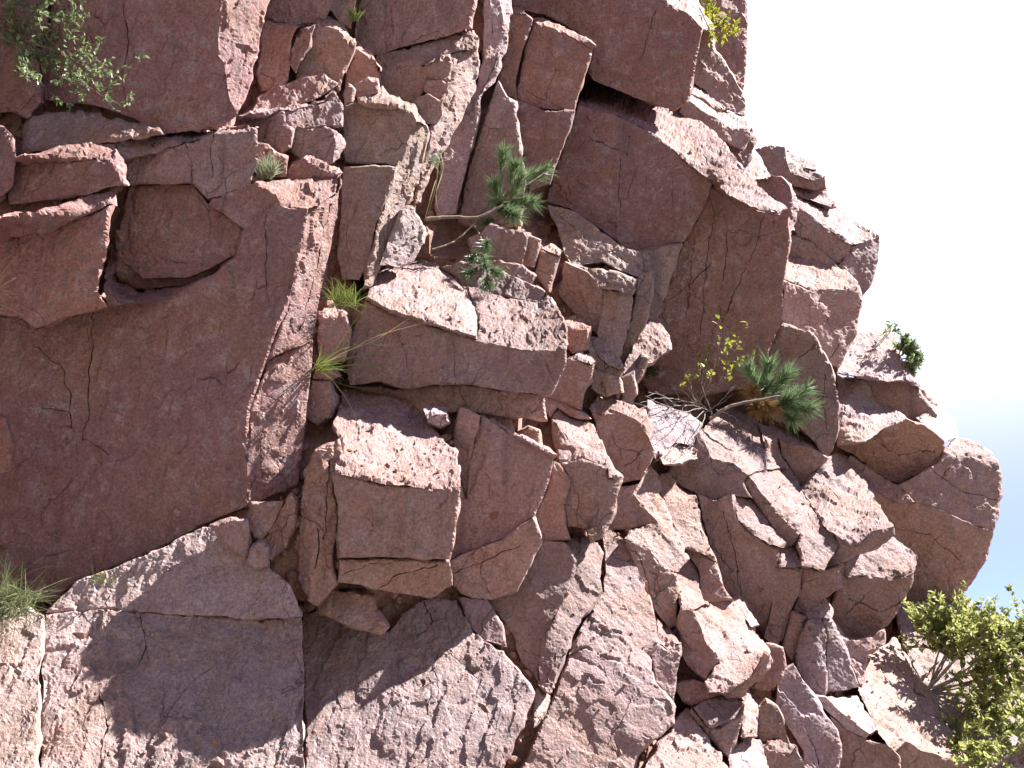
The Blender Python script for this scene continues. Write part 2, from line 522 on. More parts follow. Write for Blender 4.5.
# rocks: name, label, tint, corners in metres, facets (roughness, corner loop), cracks (facet, line in metres)
ROCKS=[
('rock_block','huge smooth dark red block at the top left, beside the leafy shrub','r',[[-3.728,7.007,7.331],[-2.281,6.861,7.212],[-2.262,6.887,6.998],[-2.226,6.949,6.474],[-2.165,6.991,6.164],[-2.101,6.997,6.026],[-2.231,7.022,5.946],[-2.679,7.073,5.916],[-2.932,7.09,6.068],[-3.208,7.108,6.177],[-3.667,7.15,6.276],[-3.736,7.111,6.607],[-3.679,7.057,6.941],[-1.937,7.159,7.456],[-1.965,7.144,7.199],[-1.996,7.126,6.899],[-2.031,7.106,6.585],[-2.071,7.083,6.25],[-2.111,7.031,6.048],[-2.281,6.934,6.527]],[[0.2,[0,1,2,19,3,4,5,6,7,8,9,10,11,12]],[0.8,[1,13,14,15,16,17,18,4,3,19,2]]],[(0,[[-3.113,6.963,7.152],[-3.094,6.973,7.065],[-3.075,6.983,6.979],[-3.055,6.993,6.892],[-3.036,7.002,6.806],[-3.017,7.011,6.72],[-3.024,7.024,6.637],[-3.03,7.036,6.554],[-3.037,7.048,6.471],[-3.044,7.06,6.388]])]),
('rock_block','shaded rock behind the leafy shrub in the top left corner','r',[[-4.212,6.841,7.195],[-3.62,6.776,7.142],[-3.59,6.826,6.766],[-3.644,6.879,6.443],[-3.567,6.919,6.091],[-3.67,6.948,5.978],[-3.819,6.958,6.037],[-4.102,6.993,6.033]],[[0.4,[0,1,2,3,4,5,6,7]]],[]),
('stone','rounded stone at the left edge below the leafy shrub','r',[[-3.863,6.598,5.741],[-3.645,6.58,5.68],[-3.559,6.585,5.569],[-3.525,6.6,5.433],[-3.537,6.63,5.235],[-3.606,6.649,5.158],[-3.808,6.674,5.156]],[[0.4,[0,1,2,3,4,5,6]]],[]),
('rock_slab','flat shaded slab lying between the huge top left block and the long ledge','p',[[-3.64,6.862,5.619],[-3.686,6.999,6.045],[-3.406,6.994,6.077],[-2.635,6.883,5.851],[-2.604,6.874,5.795],[-2.982,6.855,5.707],[-3.345,6.856,5.649]],[[0.35,[0,1,2,3,4,5,6]]],[]),
('rock_block','left half of the long ledge with a sunlit broken top edge','r',[[-3.411,6.359,5.301],[-3.258,6.671,5.564],[-2.994,6.91,5.766],[-2.832,6.767,5.514],[-3.543,6.656,5.433],[-3.594,6.752,5.488],[-2.883,6.68,5.471],[-2.808,6.683,5.368],[-2.743,6.693,5.269],[-3.192,6.75,5.196],[-3.622,6.807,5.17],[-3.648,6.794,5.284],[-2.792,6.813,5.335],[-2.834,6.747,5.404]],[[0.8,[0,1,2,3,6,4]],[0.3,[5,6,7,8,9,10,11]],[0.3,[6,3,12,13]]],[]),
('rock_block','right half of the long ledge, split by two upright cracks','p',[[-2.981,6.881,5.748],[-2.697,7.082,5.913],[-2.407,7.405,6.164],[-2.126,7.687,6.377],[-1.951,7.066,5.955],[-2.289,7.053,5.904],[-2.891,6.908,5.595],[-2.966,7.086,5.698],[-2.471,7.026,5.809],[-2.269,6.993,5.867],[-1.919,6.951,5.885],[-1.916,6.973,5.675],[-1.96,7.012,5.436],[-2.112,7.037,5.391],[-2.281,7.062,5.362],[-2.405,7.063,5.481],[-2.913,7.109,5.497]],[[0.8,[0,1,2,3,4,5,8,6]],[0.25,[7,8,9,10,11,12,13,14,15,16]]],[(1,[[-2.462,7.026,5.801],[-2.406,7.037,5.653],[-2.41,7.049,5.57],[-2.413,7.063,5.489]]),(1,[[-2.261,6.993,5.858],[-2.27,7.01,5.74],[-2.263,7.02,5.66],[-2.257,7.03,5.58],[-2.25,7.039,5.501]])]),
('rock_block','dark red block at the left edge with a sunlit broken top','r',[[-3.383,5.976,4.615],[-3.289,6.088,4.693],[-3.105,6.479,4.998],[-2.957,6.952,5.386],[-2.873,6.824,5.252],[-2.834,6.685,5.098],[-3.214,6.619,4.87],[-3.541,6.595,4.805],[-3.707,6.586,4.785],[-3.841,6.825,4.901],[-3.653,6.803,4.906],[-3.282,6.758,4.938],[-2.85,6.736,4.78],[-2.904,6.784,4.496],[-2.818,6.797,4.381],[-2.951,6.825,4.354],[-3.169,6.857,4.315],[-3.333,6.887,4.251],[-3.483,6.892,4.343],[-3.808,6.927,4.373]],[[0.9,[0,1,2,3,4,5,6,7,8]],[0.25,[9,10,11,5,12,13,14,15,16,17,18,19]]],[]),
('rock_block','largest smooth dark red wall on the left, with a sunlit right corner strip','r',[[-2.943,7.202,5.54],[-2.431,7.139,5.522],[-2.312,7.144,5.364],[-2.19,7.141,5.286],[-2.02,7.14,5.144],[-2.067,7.182,4.949],[-2.227,7.214,4.874],[-2.418,7.249,4.808],[-2.793,7.294,4.803],[-2.961,7.133,5.05],[-2.938,7.277,4.936],[-2.825,7.378,4.84],[-2.454,7.356,4.855],[-2.25,7.289,4.908],[-2.079,7.223,4.969],[-2.201,7.305,4.907],[-2.469,7.423,4.81],[-2.877,7.461,4.776],[-3.023,7.373,4.846],[-3.012,7.258,5.11],[-3.002,7.321,4.823],[-2.837,7.358,4.733],[-2.458,7.389,4.795],[-2.223,7.377,4.94],[-2.185,7.208,4.839],[-2.548,7.135,4.59],[-2.903,7.002,4.464],[-2.858,6.788,4.452],[-3.104,7.364,4.976],[-2.997,7.229,4.557],[-2.564,7.18,4.609],[-2.156,7.112,4.796],[-2.04,7.086,4.905],[-1.995,7.049,5.099],[-2.162,7.05,5.239],[-2.282,7.053,5.316],[-2.236,7.036,5.357],[-2.069,7.01,5.401],[-1.91,6.986,5.455],[-1.831,6.983,5.403],[-1.761,6.98,5.36],[-1.696,6.985,5.263],[-1.507,6.971,5.239],[-1.554,7.03,4.879],[-1.651,7.095,4.471],[-1.762,7.158,4.108],[-1.88,7.224,3.751],[-1.89,7.268,3.467],[-2.1,7.359,2.98],[-2.28,7.391,2.907],[-2.494,7.433,2.794],[-2.783,7.484,2.688],[-3.11,7.54,2.576],[-3.271,7.58,2.433],[-3.513,7.607,2.45],[-3.862,7.639,2.524],[-4.044,7.357,4.545],[-3.699,7.319,4.514],[-3.54,7.314,4.415],[-3.365,7.283,4.483],[-3.134,7.249,4.525],[-1.925,7.04,5.484],[-1.716,7.562,5.827],[-1.375,7.512,5.808],[-1.386,7.403,5.57],[-1.531,7.082,5.297],[-1.769,7.015,5.378],[-1.843,7.026,5.426],[-1.556,7.2,5.359],[-1.366,7.461,5.78],[-1.35,7.439,5.678],[-1.388,7.418,5.273],[-1.426,7.398,4.882],[-1.484,7.384,4.346],[-1.768,7.183,4.117],[-1.668,7.168,4.5],[-1.586,7.172,4.945],[-1.79,7.273,4.148],[-1.506,7.41,3.883],[-1.523,7.424,3.506],[-1.544,7.429,3.248],[-1.863,7.311,3.078],[-1.889,7.257,3.761]],[[0.22,[0,1,2,3,4,5,6,7,8,10,19]],[0.3,[9,10,11,12,13,14,15,16,17,18]],[0.5,[19,20,21,22,23,14,24,25,26,27,28]],[0.2,[29,30,31,32,33,34,35,36,37,38,39,40,41,42,43,44,45,46,47,81,48,49,50,51,52,53,54,55,56,57,58,59,60]],[1.0,[61,62,63,64,65,41,66,67]],[0.8,[68,64,69,70,71,72,73,74,75,76]],[0.3,[77,73,78,79,80,81,47,82]]],[(3,[[-3.118,7.25,4.51],[-3.109,7.264,4.417],[-3.101,7.279,4.325],[-3.092,7.293,4.233],[-3.099,7.306,4.152],[-3.105,7.32,4.071],[-3.103,7.333,3.983],[-3.1,7.347,3.895],[-3.098,7.36,3.807],[-3.096,7.373,3.719],[-3.114,7.386,3.647],[-3.132,7.399,3.575],[-3.005,7.393,3.514],[-2.911,7.389,3.46]]),(3,[[-3.555,7.338,4.289],[-3.478,7.338,4.229],[-3.401,7.339,4.169],[-3.324,7.339,4.109],[-3.287,7.348,4.026],[-3.25,7.357,3.944],[-3.241,7.367,3.87],[-3.232,7.377,3.797],[-3.223,7.387,3.723],[-3.214,7.397,3.65]]),(3,[[-1.815,7.012,5.195],[-1.814,7.026,5.106],[-1.813,7.039,5.018],[-1.812,7.052,4.929],[-1.806,7.062,4.854],[-1.8,7.072,4.778],[-1.794,7.082,4.702],[-1.787,7.091,4.627],[-1.781,7.101,4.552]]),(5,[[-1.434,7.352,5.445],[-1.443,7.347,5.345],[-1.452,7.342,5.246],[-1.461,7.336,5.148],[-1.47,7.33,5.061],[-1.48,7.326,4.975],[-1.49,7.322,4.89],[-1.5,7.32,4.807],[-1.51,7.319,4.724],[-1.526,7.312,4.64],[-1.542,7.306,4.556],[-1.559,7.301,4.474],[-1.576,7.298,4.393]])]),
('stone','small shaded stone at the left edge halfway up, above the grass clump','r',[[-3.629,6.803,3.626],[-3.409,6.785,3.564],[-3.329,6.801,3.381],[-3.341,6.828,3.203],[-3.583,6.866,3.143]],[[0.4,[0,1,2,3,4]]],[]),
('rock_slab','narrow strip of rock at the bottom left edge under the grass clump','l',[[-2.79,6.479,1.741],[-2.617,6.201,1.234],[-2.944,6.172,1.236],[-3.419,6.779,2.37],[-3.132,6.788,2.34],[-2.961,6.767,2.275],[-2.892,6.637,2.039],[-2.84,6.525,1.834],[-3.009,6.564,1.929],[-3.275,6.595,2.024]],[[0.6,[9,8,7,0,1,2]],[0.5,[3,4,5,6,7,8,9]]],[]),
('rock_slab','broad bumpy slab at the lower left, half sunlit and half under a diagonal shadow','l',[[-3.024,7.01,2.364],[-2.907,7.049,2.506],[-2.629,7.071,2.621],[-2.379,7.093,2.732],[-2.196,7.122,2.853],[-2.036,7.137,2.924],[-1.841,7.085,2.792],[-1.669,7.032,2.649],[-1.458,6.966,2.476],[-1.361,6.938,2.267],[-1.698,6.942,2.261],[-2.474,6.979,2.303],[-2.695,6.986,2.329],[-3.047,6.978,2.296],[-3.036,6.952,2.294],[-1.715,7.01,2.267],[-1.379,7.032,2.276],[-1.314,6.855,1.87],[-1.21,6.613,1.21],[-2.676,6.354,1.225],[-2.852,6.638,1.745]],[[0.5,[0,1,2,3,4,5,6,7,8,9,10,11,12,13]],[1.0,[14,12,11,15,16,17,18,19,20]]],[(1,[[-2.42,6.965,2.263],[-2.39,6.938,2.193],[-2.36,6.909,2.123],[-2.33,6.88,2.055],[-2.35,6.825,1.942]]),(1,[[-2.374,6.459,1.299],[-2.384,6.491,1.352],[-2.395,6.522,1.406],[-2.405,6.554,1.461],[-2.416,6.585,1.516],[-2.426,6.617,1.572],[-2.436,6.648,1.63],[-2.47,6.676,1.688],[-2.504,6.705,1.746],[-2.538,6.734,1.806]])]),
('stone','tan wedge of stone leaning upright at the foot of the cleft','b',[[-1.542,6.964,3.042],[-1.475,6.95,3.093],[-1.445,6.954,3.039],[-1.454,6.975,2.894],[-1.509,7.006,2.725],[-1.616,7.03,2.649],[-1.676,7.018,2.781],[-1.592,6.989,2.91]],[[0.3,[0,1,2,3,4,5,6,7]]],[]),
('stone','tan stone under the corner of the largest red wall, left of the upright wedge','b',[[-1.734,6.963,3.007],[-1.535,6.936,3.036],[-1.585,6.96,2.905],[-1.668,6.985,2.775],[-1.751,6.994,2.79],[-1.771,6.983,2.896]],[[0.3,[0,1,2,3,4,5]]],[]),
('stone','small rounded stone below the upright tan wedge','p',[[-1.725,6.883,2.705],[-1.64,6.868,2.755],[-1.584,6.863,2.715],[-1.592,6.882,2.588],[-1.678,6.896,2.564],[-1.735,6.897,2.616]],[[0.3,[0,1,2,3,4,5]]],[]),
('stone','low pink stone jammed under the foot of the largest red wall','p',[[-1.983,6.936,2.867],[-1.862,6.915,2.91],[-1.752,6.904,2.895],[-1.733,6.921,2.778],[-1.736,6.927,2.712],[-1.746,6.941,2.622],[-1.831,6.943,2.688],[-1.923,6.943,2.768]],[[0.3,[0,1,2,3,4,5,6,7]]],[]),
('rock_block','tall brown splintered rock standing in the cleft left of the sunlit cube','b',[[-1.415,7.01,3.259],[-1.289,6.956,3.247],[-1.305,7.002,2.913],[-1.432,7.121,2.528],[-1.45,7.095,2.794],[-1.336,6.944,3.383],[-1.182,6.975,3.476],[-1.159,6.996,3.361],[-1.201,6.997,3.256],[-1.213,6.991,3.116],[-1.18,7.036,2.988],[-1.196,7.073,2.655],[-1.171,7.1,2.492],[-1.306,7.079,2.339],[-1.368,7.079,2.378],[-1.337,7.04,2.65]],[[0.5,[0,5,1,2,15,14,3,4]],[0.5,[5,6,7,8,9,10,11,12,13,14,15,2,1]]],[(1,[[-1.242,6.974,3.321],[-1.245,6.977,3.252],[-1.249,6.981,3.183],[-1.253,6.986,3.115],[-1.258,6.996,3.048],[-1.26,7.007,2.982],[-1.261,7.017,2.916],[-1.262,7.027,2.85],[-1.264,7.037,2.784]]),(1,[[-1.304,7.014,2.847],[-1.305,7.025,2.782],[-1.307,7.036,2.716],[-1.308,7.046,2.651],[-1.31,7.057,2.586]])]),
('stone','brown stone wedged in the cleft below the long grass','b',[[-1.542,7.528,3.983],[-1.506,7.511,4.072],[-1.368,7.497,4.06],[-1.303,7.503,3.951],[-1.344,7.532,3.781],[-1.448,7.555,3.71],[-1.55,7.559,3.773]],[[0.4,[0,1,2,3,4,5,6]]],[]),
('stone','upright grey stone in the cleft behind the green grass tuft','p',[[-1.499,7.586,4.645],[-1.489,7.721,4.758],[-1.391,7.751,4.762],[-1.363,7.574,4.598],[-1.287,7.573,4.631],[-1.235,7.578,4.5],[-1.283,7.619,4.253],[-1.478,7.646,4.23],[-1.509,7.621,4.434]],[[0.5,[0,1,2,4,3]],[0.3,[0,3,4,5,6,7,8]]],[]),
('stone','small stone in the cleft just under the long grass blades','p',[[-1.515,7.548,4.1],[-1.487,7.53,4.206],[-1.378,7.519,4.186],[-1.299,7.52,4.115],[-1.374,7.534,4.072]],[[0.3,[0,1,2,3,4]]],[]),
('rock_block',"rock at the top edge right of the huge red block's sunlit strip",'p',[[-2.293,8.001,8.145],[-1.608,7.926,8.084],[-1.646,7.972,7.794],[-1.688,7.995,7.672],[-1.751,8.01,7.619],[-1.936,8.033,7.615],[-2.152,8.051,7.672],[-2.275,8.059,7.721]],[[0.3,[0,1,2,3,4,5,6,7]]],[]),
('rock_block','shaded rock recessed below the top edge, left of the thin leaning flake','p',[[-2.228,7.834,7.529],[-1.881,7.801,7.463],[-1.939,7.829,7.317],[-1.938,7.869,7.038],[-1.984,7.9,6.857],[-2.181,7.925,6.853],[-2.251,7.91,7.016],[-2.216,7.873,7.246]],[[0.3,[0,1,2,3,4,5,6,7]]],[]),
('rock_slab','thin leaning flake against the grey brown pointed block','p',[[-1.933,7.828,7.234],[-1.858,7.797,7.387],[-1.726,7.773,7.442],[-1.773,7.806,7.25],[-1.848,7.837,7.098],[-1.88,7.854,7.008],[-1.937,7.85,7.086]],[[0.3,[0,1,2,3,4,5,6]]],[]),
('rock_block','grey brown pointed block with a sunlit rim, above the rough ledge','p',[[-1.716,8.245,7.906],[-1.572,8.159,7.732],[-1.375,7.919,7.362],[-1.389,7.919,7.29],[-1.447,7.926,7.367],[-1.739,7.95,7.585],[-1.544,7.937,7.502],[-1.475,7.979,7.063],[-1.516,8.006,6.907],[-1.682,8.009,7.032],[-1.916,8.045,6.974],[-1.913,8.018,7.162],[-1.821,7.977,7.373],[-1.77,7.951,7.512]],[[0.7,[5,0,1,2,3,4,6]],[0.25,[5,6,4,3,7,8,9,10,11,12,13]]],[]),
('stone','brown stone with a thin sunlit rim right of the pointed block','p',[[-1.478,8.402,7.725],[-1.297,8.298,7.54],[-1.171,8.0,7.129],[-1.223,8.159,7.281],[-1.426,8.18,7.487],[-1.311,8.17,7.395],[-1.203,8.191,7.135],[-1.451,8.23,7.076],[-1.524,8.24,7.063],[-1.51,8.216,7.225]],[[0.5,[0,1,2,3,5,4]],[0.3,[4,5,3,6,7,8,9]]],[]),
('rock_block','narrow rock at the top edge above the pointed block','p',[[-1.728,8.061,8.193],[-1.661,8.15,7.878],[-1.695,8.067,7.738],[-1.723,8.038,7.846],[-1.666,8.117,8.24],[-1.427,8.083,8.212],[-1.456,8.136,7.867],[-1.489,8.165,7.692],[-1.574,8.168,7.738]],[[0.7,[0,4,1,2,3]],[0.3,[4,5,6,7,8,1]]],[]),
('rock_block','wide smooth shaded block at the top edge, left of the long leaning slab','p',[[-1.463,8.452,8.513],[-0.267,8.321,8.407],[-0.342,8.373,8.106],[-0.388,8.412,7.876],[-0.683,8.458,7.799],[-1.066,8.515,7.729],[-1.277,8.55,7.665],[-1.433,8.562,7.717],[-1.505,8.552,7.845],[-1.518,8.536,7.969],[-1.466,8.489,8.253]],[[0.25,[0,1,2,3,4,5,6,7,8,9,10]]],[]),
('rock_block','block with a sunlit ragged side strip, below the wide smooth top edge block','p',[[-1.29,8.511,7.637],[-1.066,8.523,7.723],[-0.687,8.517,7.831],[-0.384,8.523,7.948],[-0.323,8.478,7.836],[-0.33,8.429,7.667],[-0.471,8.433,7.648],[-1.28,8.442,7.588],[-1.192,8.449,7.483],[-0.859,8.405,7.452],[-0.531,8.386,7.472],[-0.575,8.397,7.295],[-0.781,8.416,7.308],[-0.817,8.437,7.193],[-0.945,8.482,6.987],[-1.087,8.492,7.036],[-1.253,8.476,7.294],[-0.853,8.352,7.415],[-0.676,8.427,7.577],[-0.473,8.464,7.67],[-0.333,8.512,7.726],[-0.399,8.528,7.627],[-0.671,8.371,7.494],[-0.334,8.55,7.754],[-0.307,8.609,7.661],[-0.335,8.664,7.421],[-0.394,8.552,7.15],[-0.566,8.426,6.71],[-0.665,8.354,6.432],[-0.745,8.297,6.198],[-0.806,8.255,5.949],[-0.862,8.211,5.897],[-0.827,8.232,6.162],[-0.76,8.278,6.488],[-0.756,8.276,6.691],[-0.692,8.321,6.927],[-0.612,8.393,7.271]],[[0.3,[0,1,2,3,4,5,6,18,9,8]],[0.3,[7,8,9,22,10,11,36,12,13,14,15,16]],[1.0,[17,18,19,20,21,10,22]],[0.9,[10,21,23,24,25,26,27,28,29,30,31,32,33,34,35,36,11]]],[]),
('stone','small brown stone under the ragged sunlit strip, upper of two','p',[[-0.804,8.359,7.269],[-0.608,8.336,7.264],[-0.579,8.351,7.136],[-0.652,8.375,7.025],[-0.736,8.378,7.079],[-0.812,8.374,7.172]],[[0.3,[0,1,2,3,4,5]]],[]),
('stone','rounded brown stone under the ragged sunlit strip, lower of two','p',[[-0.94,8.269,6.862],[-0.869,8.239,7.01],[-0.76,8.222,7.04],[-0.64,8.219,6.955],[-0.63,8.236,6.831],[-0.683,8.255,6.74],[-0.847,8.273,6.751]],[[0.3,[0,1,2,3,4,5,6]]],[]),
('rock_slab','long leaning grey slab running down from the top edge to the pine','g',[[-0.259,8.701,8.717],[-0.12,8.732,8.743],[-0.12,8.772,8.476],[-0.069,8.818,8.156],[-0.118,8.817,7.923],[-0.234,8.821,7.582],[-0.282,8.824,7.472],[-0.328,8.846,7.152],[-0.365,8.857,6.972],[-0.438,8.878,6.605],[-0.536,8.899,6.183],[-0.702,8.868,6.115],[-0.722,8.853,6.222],[-0.673,8.82,6.647],[-0.657,8.805,6.832],[-0.5,8.81,7.129],[-0.425,8.807,7.316],[-0.34,8.801,7.513],[-0.284,8.791,7.789],[-0.276,8.765,8.059],[-0.121,8.767,8.771],[-0.01,8.885,8.867],[-0.02,8.89,8.328],[-0.03,8.887,8.148],[-0.079,8.853,7.926],[-0.184,8.779,7.532],[-0.278,8.709,7.362],[-0.233,8.777,7.553]],[[0.25,[0,1,2,3,4,5,6,7,8,9,10,11,12,13,14,15,16,17,18,19]],[0.8,[20,21,22,23,24,25,26,27,4,3,2]]],[(0,[[-0.199,8.735,8.565],[-0.202,8.747,8.455],[-0.205,8.757,8.345],[-0.208,8.767,8.236],[-0.197,8.785,8.085]])]),
('rock_block','olive brown square block under the rubble, with a ragged sunlit right side','o',[[-1.492,8.015,6.751],[-1.198,7.981,6.749],[-0.977,7.956,6.743],[-0.853,7.96,6.675],[-0.826,7.97,6.602],[-0.9,7.994,6.419],[-1.001,8.031,6.196],[-1.142,8.049,6.216],[-1.459,8.085,6.236],[-1.477,8.043,6.548],[-1.376,7.992,6.787],[-1.237,8.204,7.018],[-1.028,8.214,6.972],[-0.876,8.157,6.863],[-0.763,8.046,6.63],[-0.98,7.986,6.762],[-0.831,8.02,6.633],[-0.766,8.077,6.649],[-0.733,8.128,6.6],[-0.762,8.111,6.39],[-0.797,8.089,6.132],[-0.855,8.049,5.888],[-0.959,7.972,5.641],[-1.049,7.908,5.334],[-1.135,7.848,4.994],[-1.191,7.805,4.932],[-1.171,7.815,5.183],[-1.147,7.83,5.342],[-1.11,7.854,5.581],[-1.062,7.888,5.737],[-1.014,7.922,5.933],[-0.994,7.975,6.164],[-0.924,8.0,6.324]],[[0.25,[0,10,1,2,3,4,5,32,6,7,8,9]],[0.9,[10,11,12,13,14,4,3,15,1]],[0.9,[16,17,18,19,20,21,22,23,24,25,26,27,28,29,30,31,32,5]]],[(2,[[-0.82,8.058,6.458],[-0.846,8.049,6.353],[-0.871,8.039,6.249],[-0.895,8.025,6.144],[-0.918,8.005,6.02],[-0.94,7.984,5.898],[-0.963,7.968,5.779]])]),
('rock_block','olive brown block stacked below the square one, right of the cleft','o',[[-1.409,7.766,6.035],[-1.096,7.73,6.014],[-0.969,7.717,5.998],[-1.0,7.744,5.836],[-1.055,7.77,5.702],[-1.119,7.801,5.536],[-1.164,7.834,5.344],[-1.193,7.862,5.177],[-1.24,7.885,5.054],[-1.39,7.902,5.062],[-1.438,7.878,5.274],[-1.421,7.833,5.57],[-1.42,7.796,5.828]],[[0.25,[0,1,2,3,4,5,6,7,8,9,10,11,12]]],[]),
('rock_slab','rough sunlit wedge of rock just left of the pine stem','l',[[-0.947,7.919,5.697],[-0.848,7.995,5.793],[-0.766,8.063,5.687],[-0.747,8.081,5.555],[-0.804,8.041,5.323],[-0.925,7.948,5.207],[-1.075,7.83,5.171],[-1.028,7.862,5.357]],[[1.0,[0,1,2,3,4,5,6,7]]],[]),
('stone','small pale stone in the rubble, left of the brown lump','p',[[-1.45,7.799,6.74],[-1.4,7.779,6.836],[-1.355,7.781,6.788],[-1.378,7.799,6.681],[-1.438,7.811,6.649]],[[0.4,[0,1,2,3,4]]],[]),
('stone','brown lump of stone in the rubble above the olive square block','p',[[-1.387,7.96,6.938],[-1.264,7.936,7.003],[-1.165,7.929,6.967],[-1.172,7.945,6.857],[-1.358,7.971,6.834]],[[0.4,[0,1,2,3,4]]],[]),
('stone','sunlit flat stone lying on top of the olive square block','o',[[-1.354,7.895,6.784],[-1.241,8.045,6.954],[-1.168,8.145,7.051],[-1.078,8.034,6.896],[-1.212,7.885,6.737],[-1.036,7.875,6.701],[-0.949,7.87,6.698],[-0.965,7.872,6.649],[-1.211,7.898,6.676],[-1.335,7.906,6.731]],[[0.7,[0,1,2,3,6,5,4]],[0.4,[0,4,5,6,7,8,9]]],[]),
('rock_block','rough ledge with a ragged sunlit rim right of the huge top left block','p',[[-2.14,7.209,6.151],[-2.034,7.33,6.256],[-1.909,7.547,6.46],[-1.716,7.815,6.701],[-1.616,8.267,7.175],[-1.504,7.76,6.744],[-1.584,7.683,6.586],[-2.07,7.471,6.299],[-2.165,7.465,6.276],[-2.186,7.538,6.321],[-2.085,7.525,6.332],[-1.862,7.496,6.399],[-1.849,7.509,6.285],[-1.788,7.513,6.213],[-1.806,7.533,6.067],[-1.888,7.549,6.021],[-2.039,7.568,6.014],[-2.099,7.542,6.249],[-2.168,7.547,6.271],[-1.871,7.533,6.422],[-1.656,7.635,6.526],[-1.579,7.656,6.569],[-1.491,7.697,6.703],[-1.423,7.693,6.544],[-1.425,7.701,6.376],[-1.495,7.679,6.353],[-1.556,7.647,6.342],[-1.675,7.624,6.309],[-1.768,7.6,6.285],[-1.801,7.57,6.248],[-1.858,7.545,6.307]],[[0.8,[0,1,2,3,4,5,6,20,11,7,8]],[0.35,[9,10,11,12,13,14,15,16,17,18]],[0.5,[19,20,21,22,23,24,25,26,27,28,29,30]]],[]),
('rock_block','lumpy stone with a sunlit right edge, above the sunlit wall corner','p',[[-1.812,7.616,6.276],[-1.772,7.618,6.296],[-1.548,7.606,6.317],[-1.479,7.597,6.293],[-1.45,7.618,6.145],[-1.56,7.643,5.974],[-1.704,7.656,6.009],[-1.852,7.657,6.122],[-1.425,7.682,6.278],[-1.394,7.718,6.214],[-1.42,7.67,6.054],[-1.467,7.62,5.989]],[[0.5,[0,1,2,3,4,11,5,6,7]],[0.8,[3,8,9,10,11,4]]],[]),
('stone','low reddish stone with a sunlit crest right of the green tuft','r',[[-1.658,7.687,6.112],[-1.56,7.63,6.013],[-1.47,7.567,5.912],[-1.448,7.511,5.826],[-1.566,7.519,5.894],[-1.845,7.567,5.811],[-1.799,7.547,5.91],[-1.678,7.528,5.981],[-1.367,7.509,5.815],[-1.399,7.517,5.775],[-1.712,7.554,5.786]],[[0.6,[7,0,1,2,8,3,4]],[0.4,[5,6,7,4,3,8,9,10]]],[]),
('stone','reddish stone behind the small green tuft','r',[[-2.054,7.407,6.065],[-1.97,7.401,6.034],[-1.885,7.402,5.953],[-1.784,7.398,5.897],[-1.795,7.42,5.748],[-1.991,7.445,5.744],[-2.053,7.437,5.856]],[[0.4,[0,1,2,3,4,5,6]]],[]),
('rock_slab','sloping shaded shelf between the pointed block and the rough ledge','p',[[-2.173,7.78,6.718],[-2.042,7.811,6.838],[-1.651,7.842,6.999],[-1.478,7.782,6.838],[-1.697,7.729,6.636],[-1.952,7.719,6.561],[-2.204,7.705,6.474]],[[0.35,[0,1,2,3,4,5,6]]],[]),
('rock_block','square block with a thin sunlit top edge beside the top of the long slab','r',[[0.224,9.423,8.77],[0.352,9.452,8.779],[0.56,9.38,8.624],[0.851,9.164,8.244],[0.822,9.194,8.205],[0.251,9.26,8.584],[0.344,9.253,8.541],[0.55,9.237,8.443],[0.825,9.228,8.23],[0.803,9.246,8.134],[0.686,9.317,7.741],[0.634,9.346,7.583],[0.339,9.377,7.614],[0.041,9.396,7.734],[0.062,9.371,7.896],[0.135,9.308,8.275]],[[0.5,[0,1,2,3,4,7,6,5]],[0.22,[5,6,7,8,9,10,11,12,13,14,15]]],[]),
('rock_slab','dark upright flake between the long slab and the square block','r',[[-0.042,9.193,8.743],[0.125,9.183,8.673],[0.207,9.167,8.538],[0.113,9.224,8.215],[0.051,9.27,7.947],[0.041,9.298,7.658],[-0.072,9.318,7.718],[-0.164,9.305,7.887],[-0.052,9.235,8.283],[-0.021,9.2,8.501]],[[0.3,[0,1,2,3,4,5,6,7,8,9]]],[]),
('rock_block','shaded block directly behind the upper pine needles, under the square block','r',[[0.02,9.233,7.639],[0.333,9.215,7.499],[0.623,9.184,7.468],[0.591,9.209,7.322],[0.5,9.257,7.066],[0.378,9.322,6.71],[0.179,9.352,6.671],[0.06,9.321,6.991],[0.03,9.279,7.308]],[[0.3,[0,1,2,3,4,5,6,7,8]]],[]),
('rock_block','tall shaded rock behind the left side of the pine','p',[[-0.138,8.896,7.634],[-0.059,8.911,7.462],[0.039,8.92,7.412],[0.068,8.946,7.104],[0.135,9.011,6.594],[0.077,9.081,6.15],[-0.307,9.135,6.102],[-0.52,9.149,6.184],[-0.465,9.093,6.531],[-0.408,9.051,6.779],[-0.322,9.002,7.049],[-0.216,8.941,7.38]],[[0.3,[0,1,2,3,4,5,6,7,8,9,10,11]]],[]),
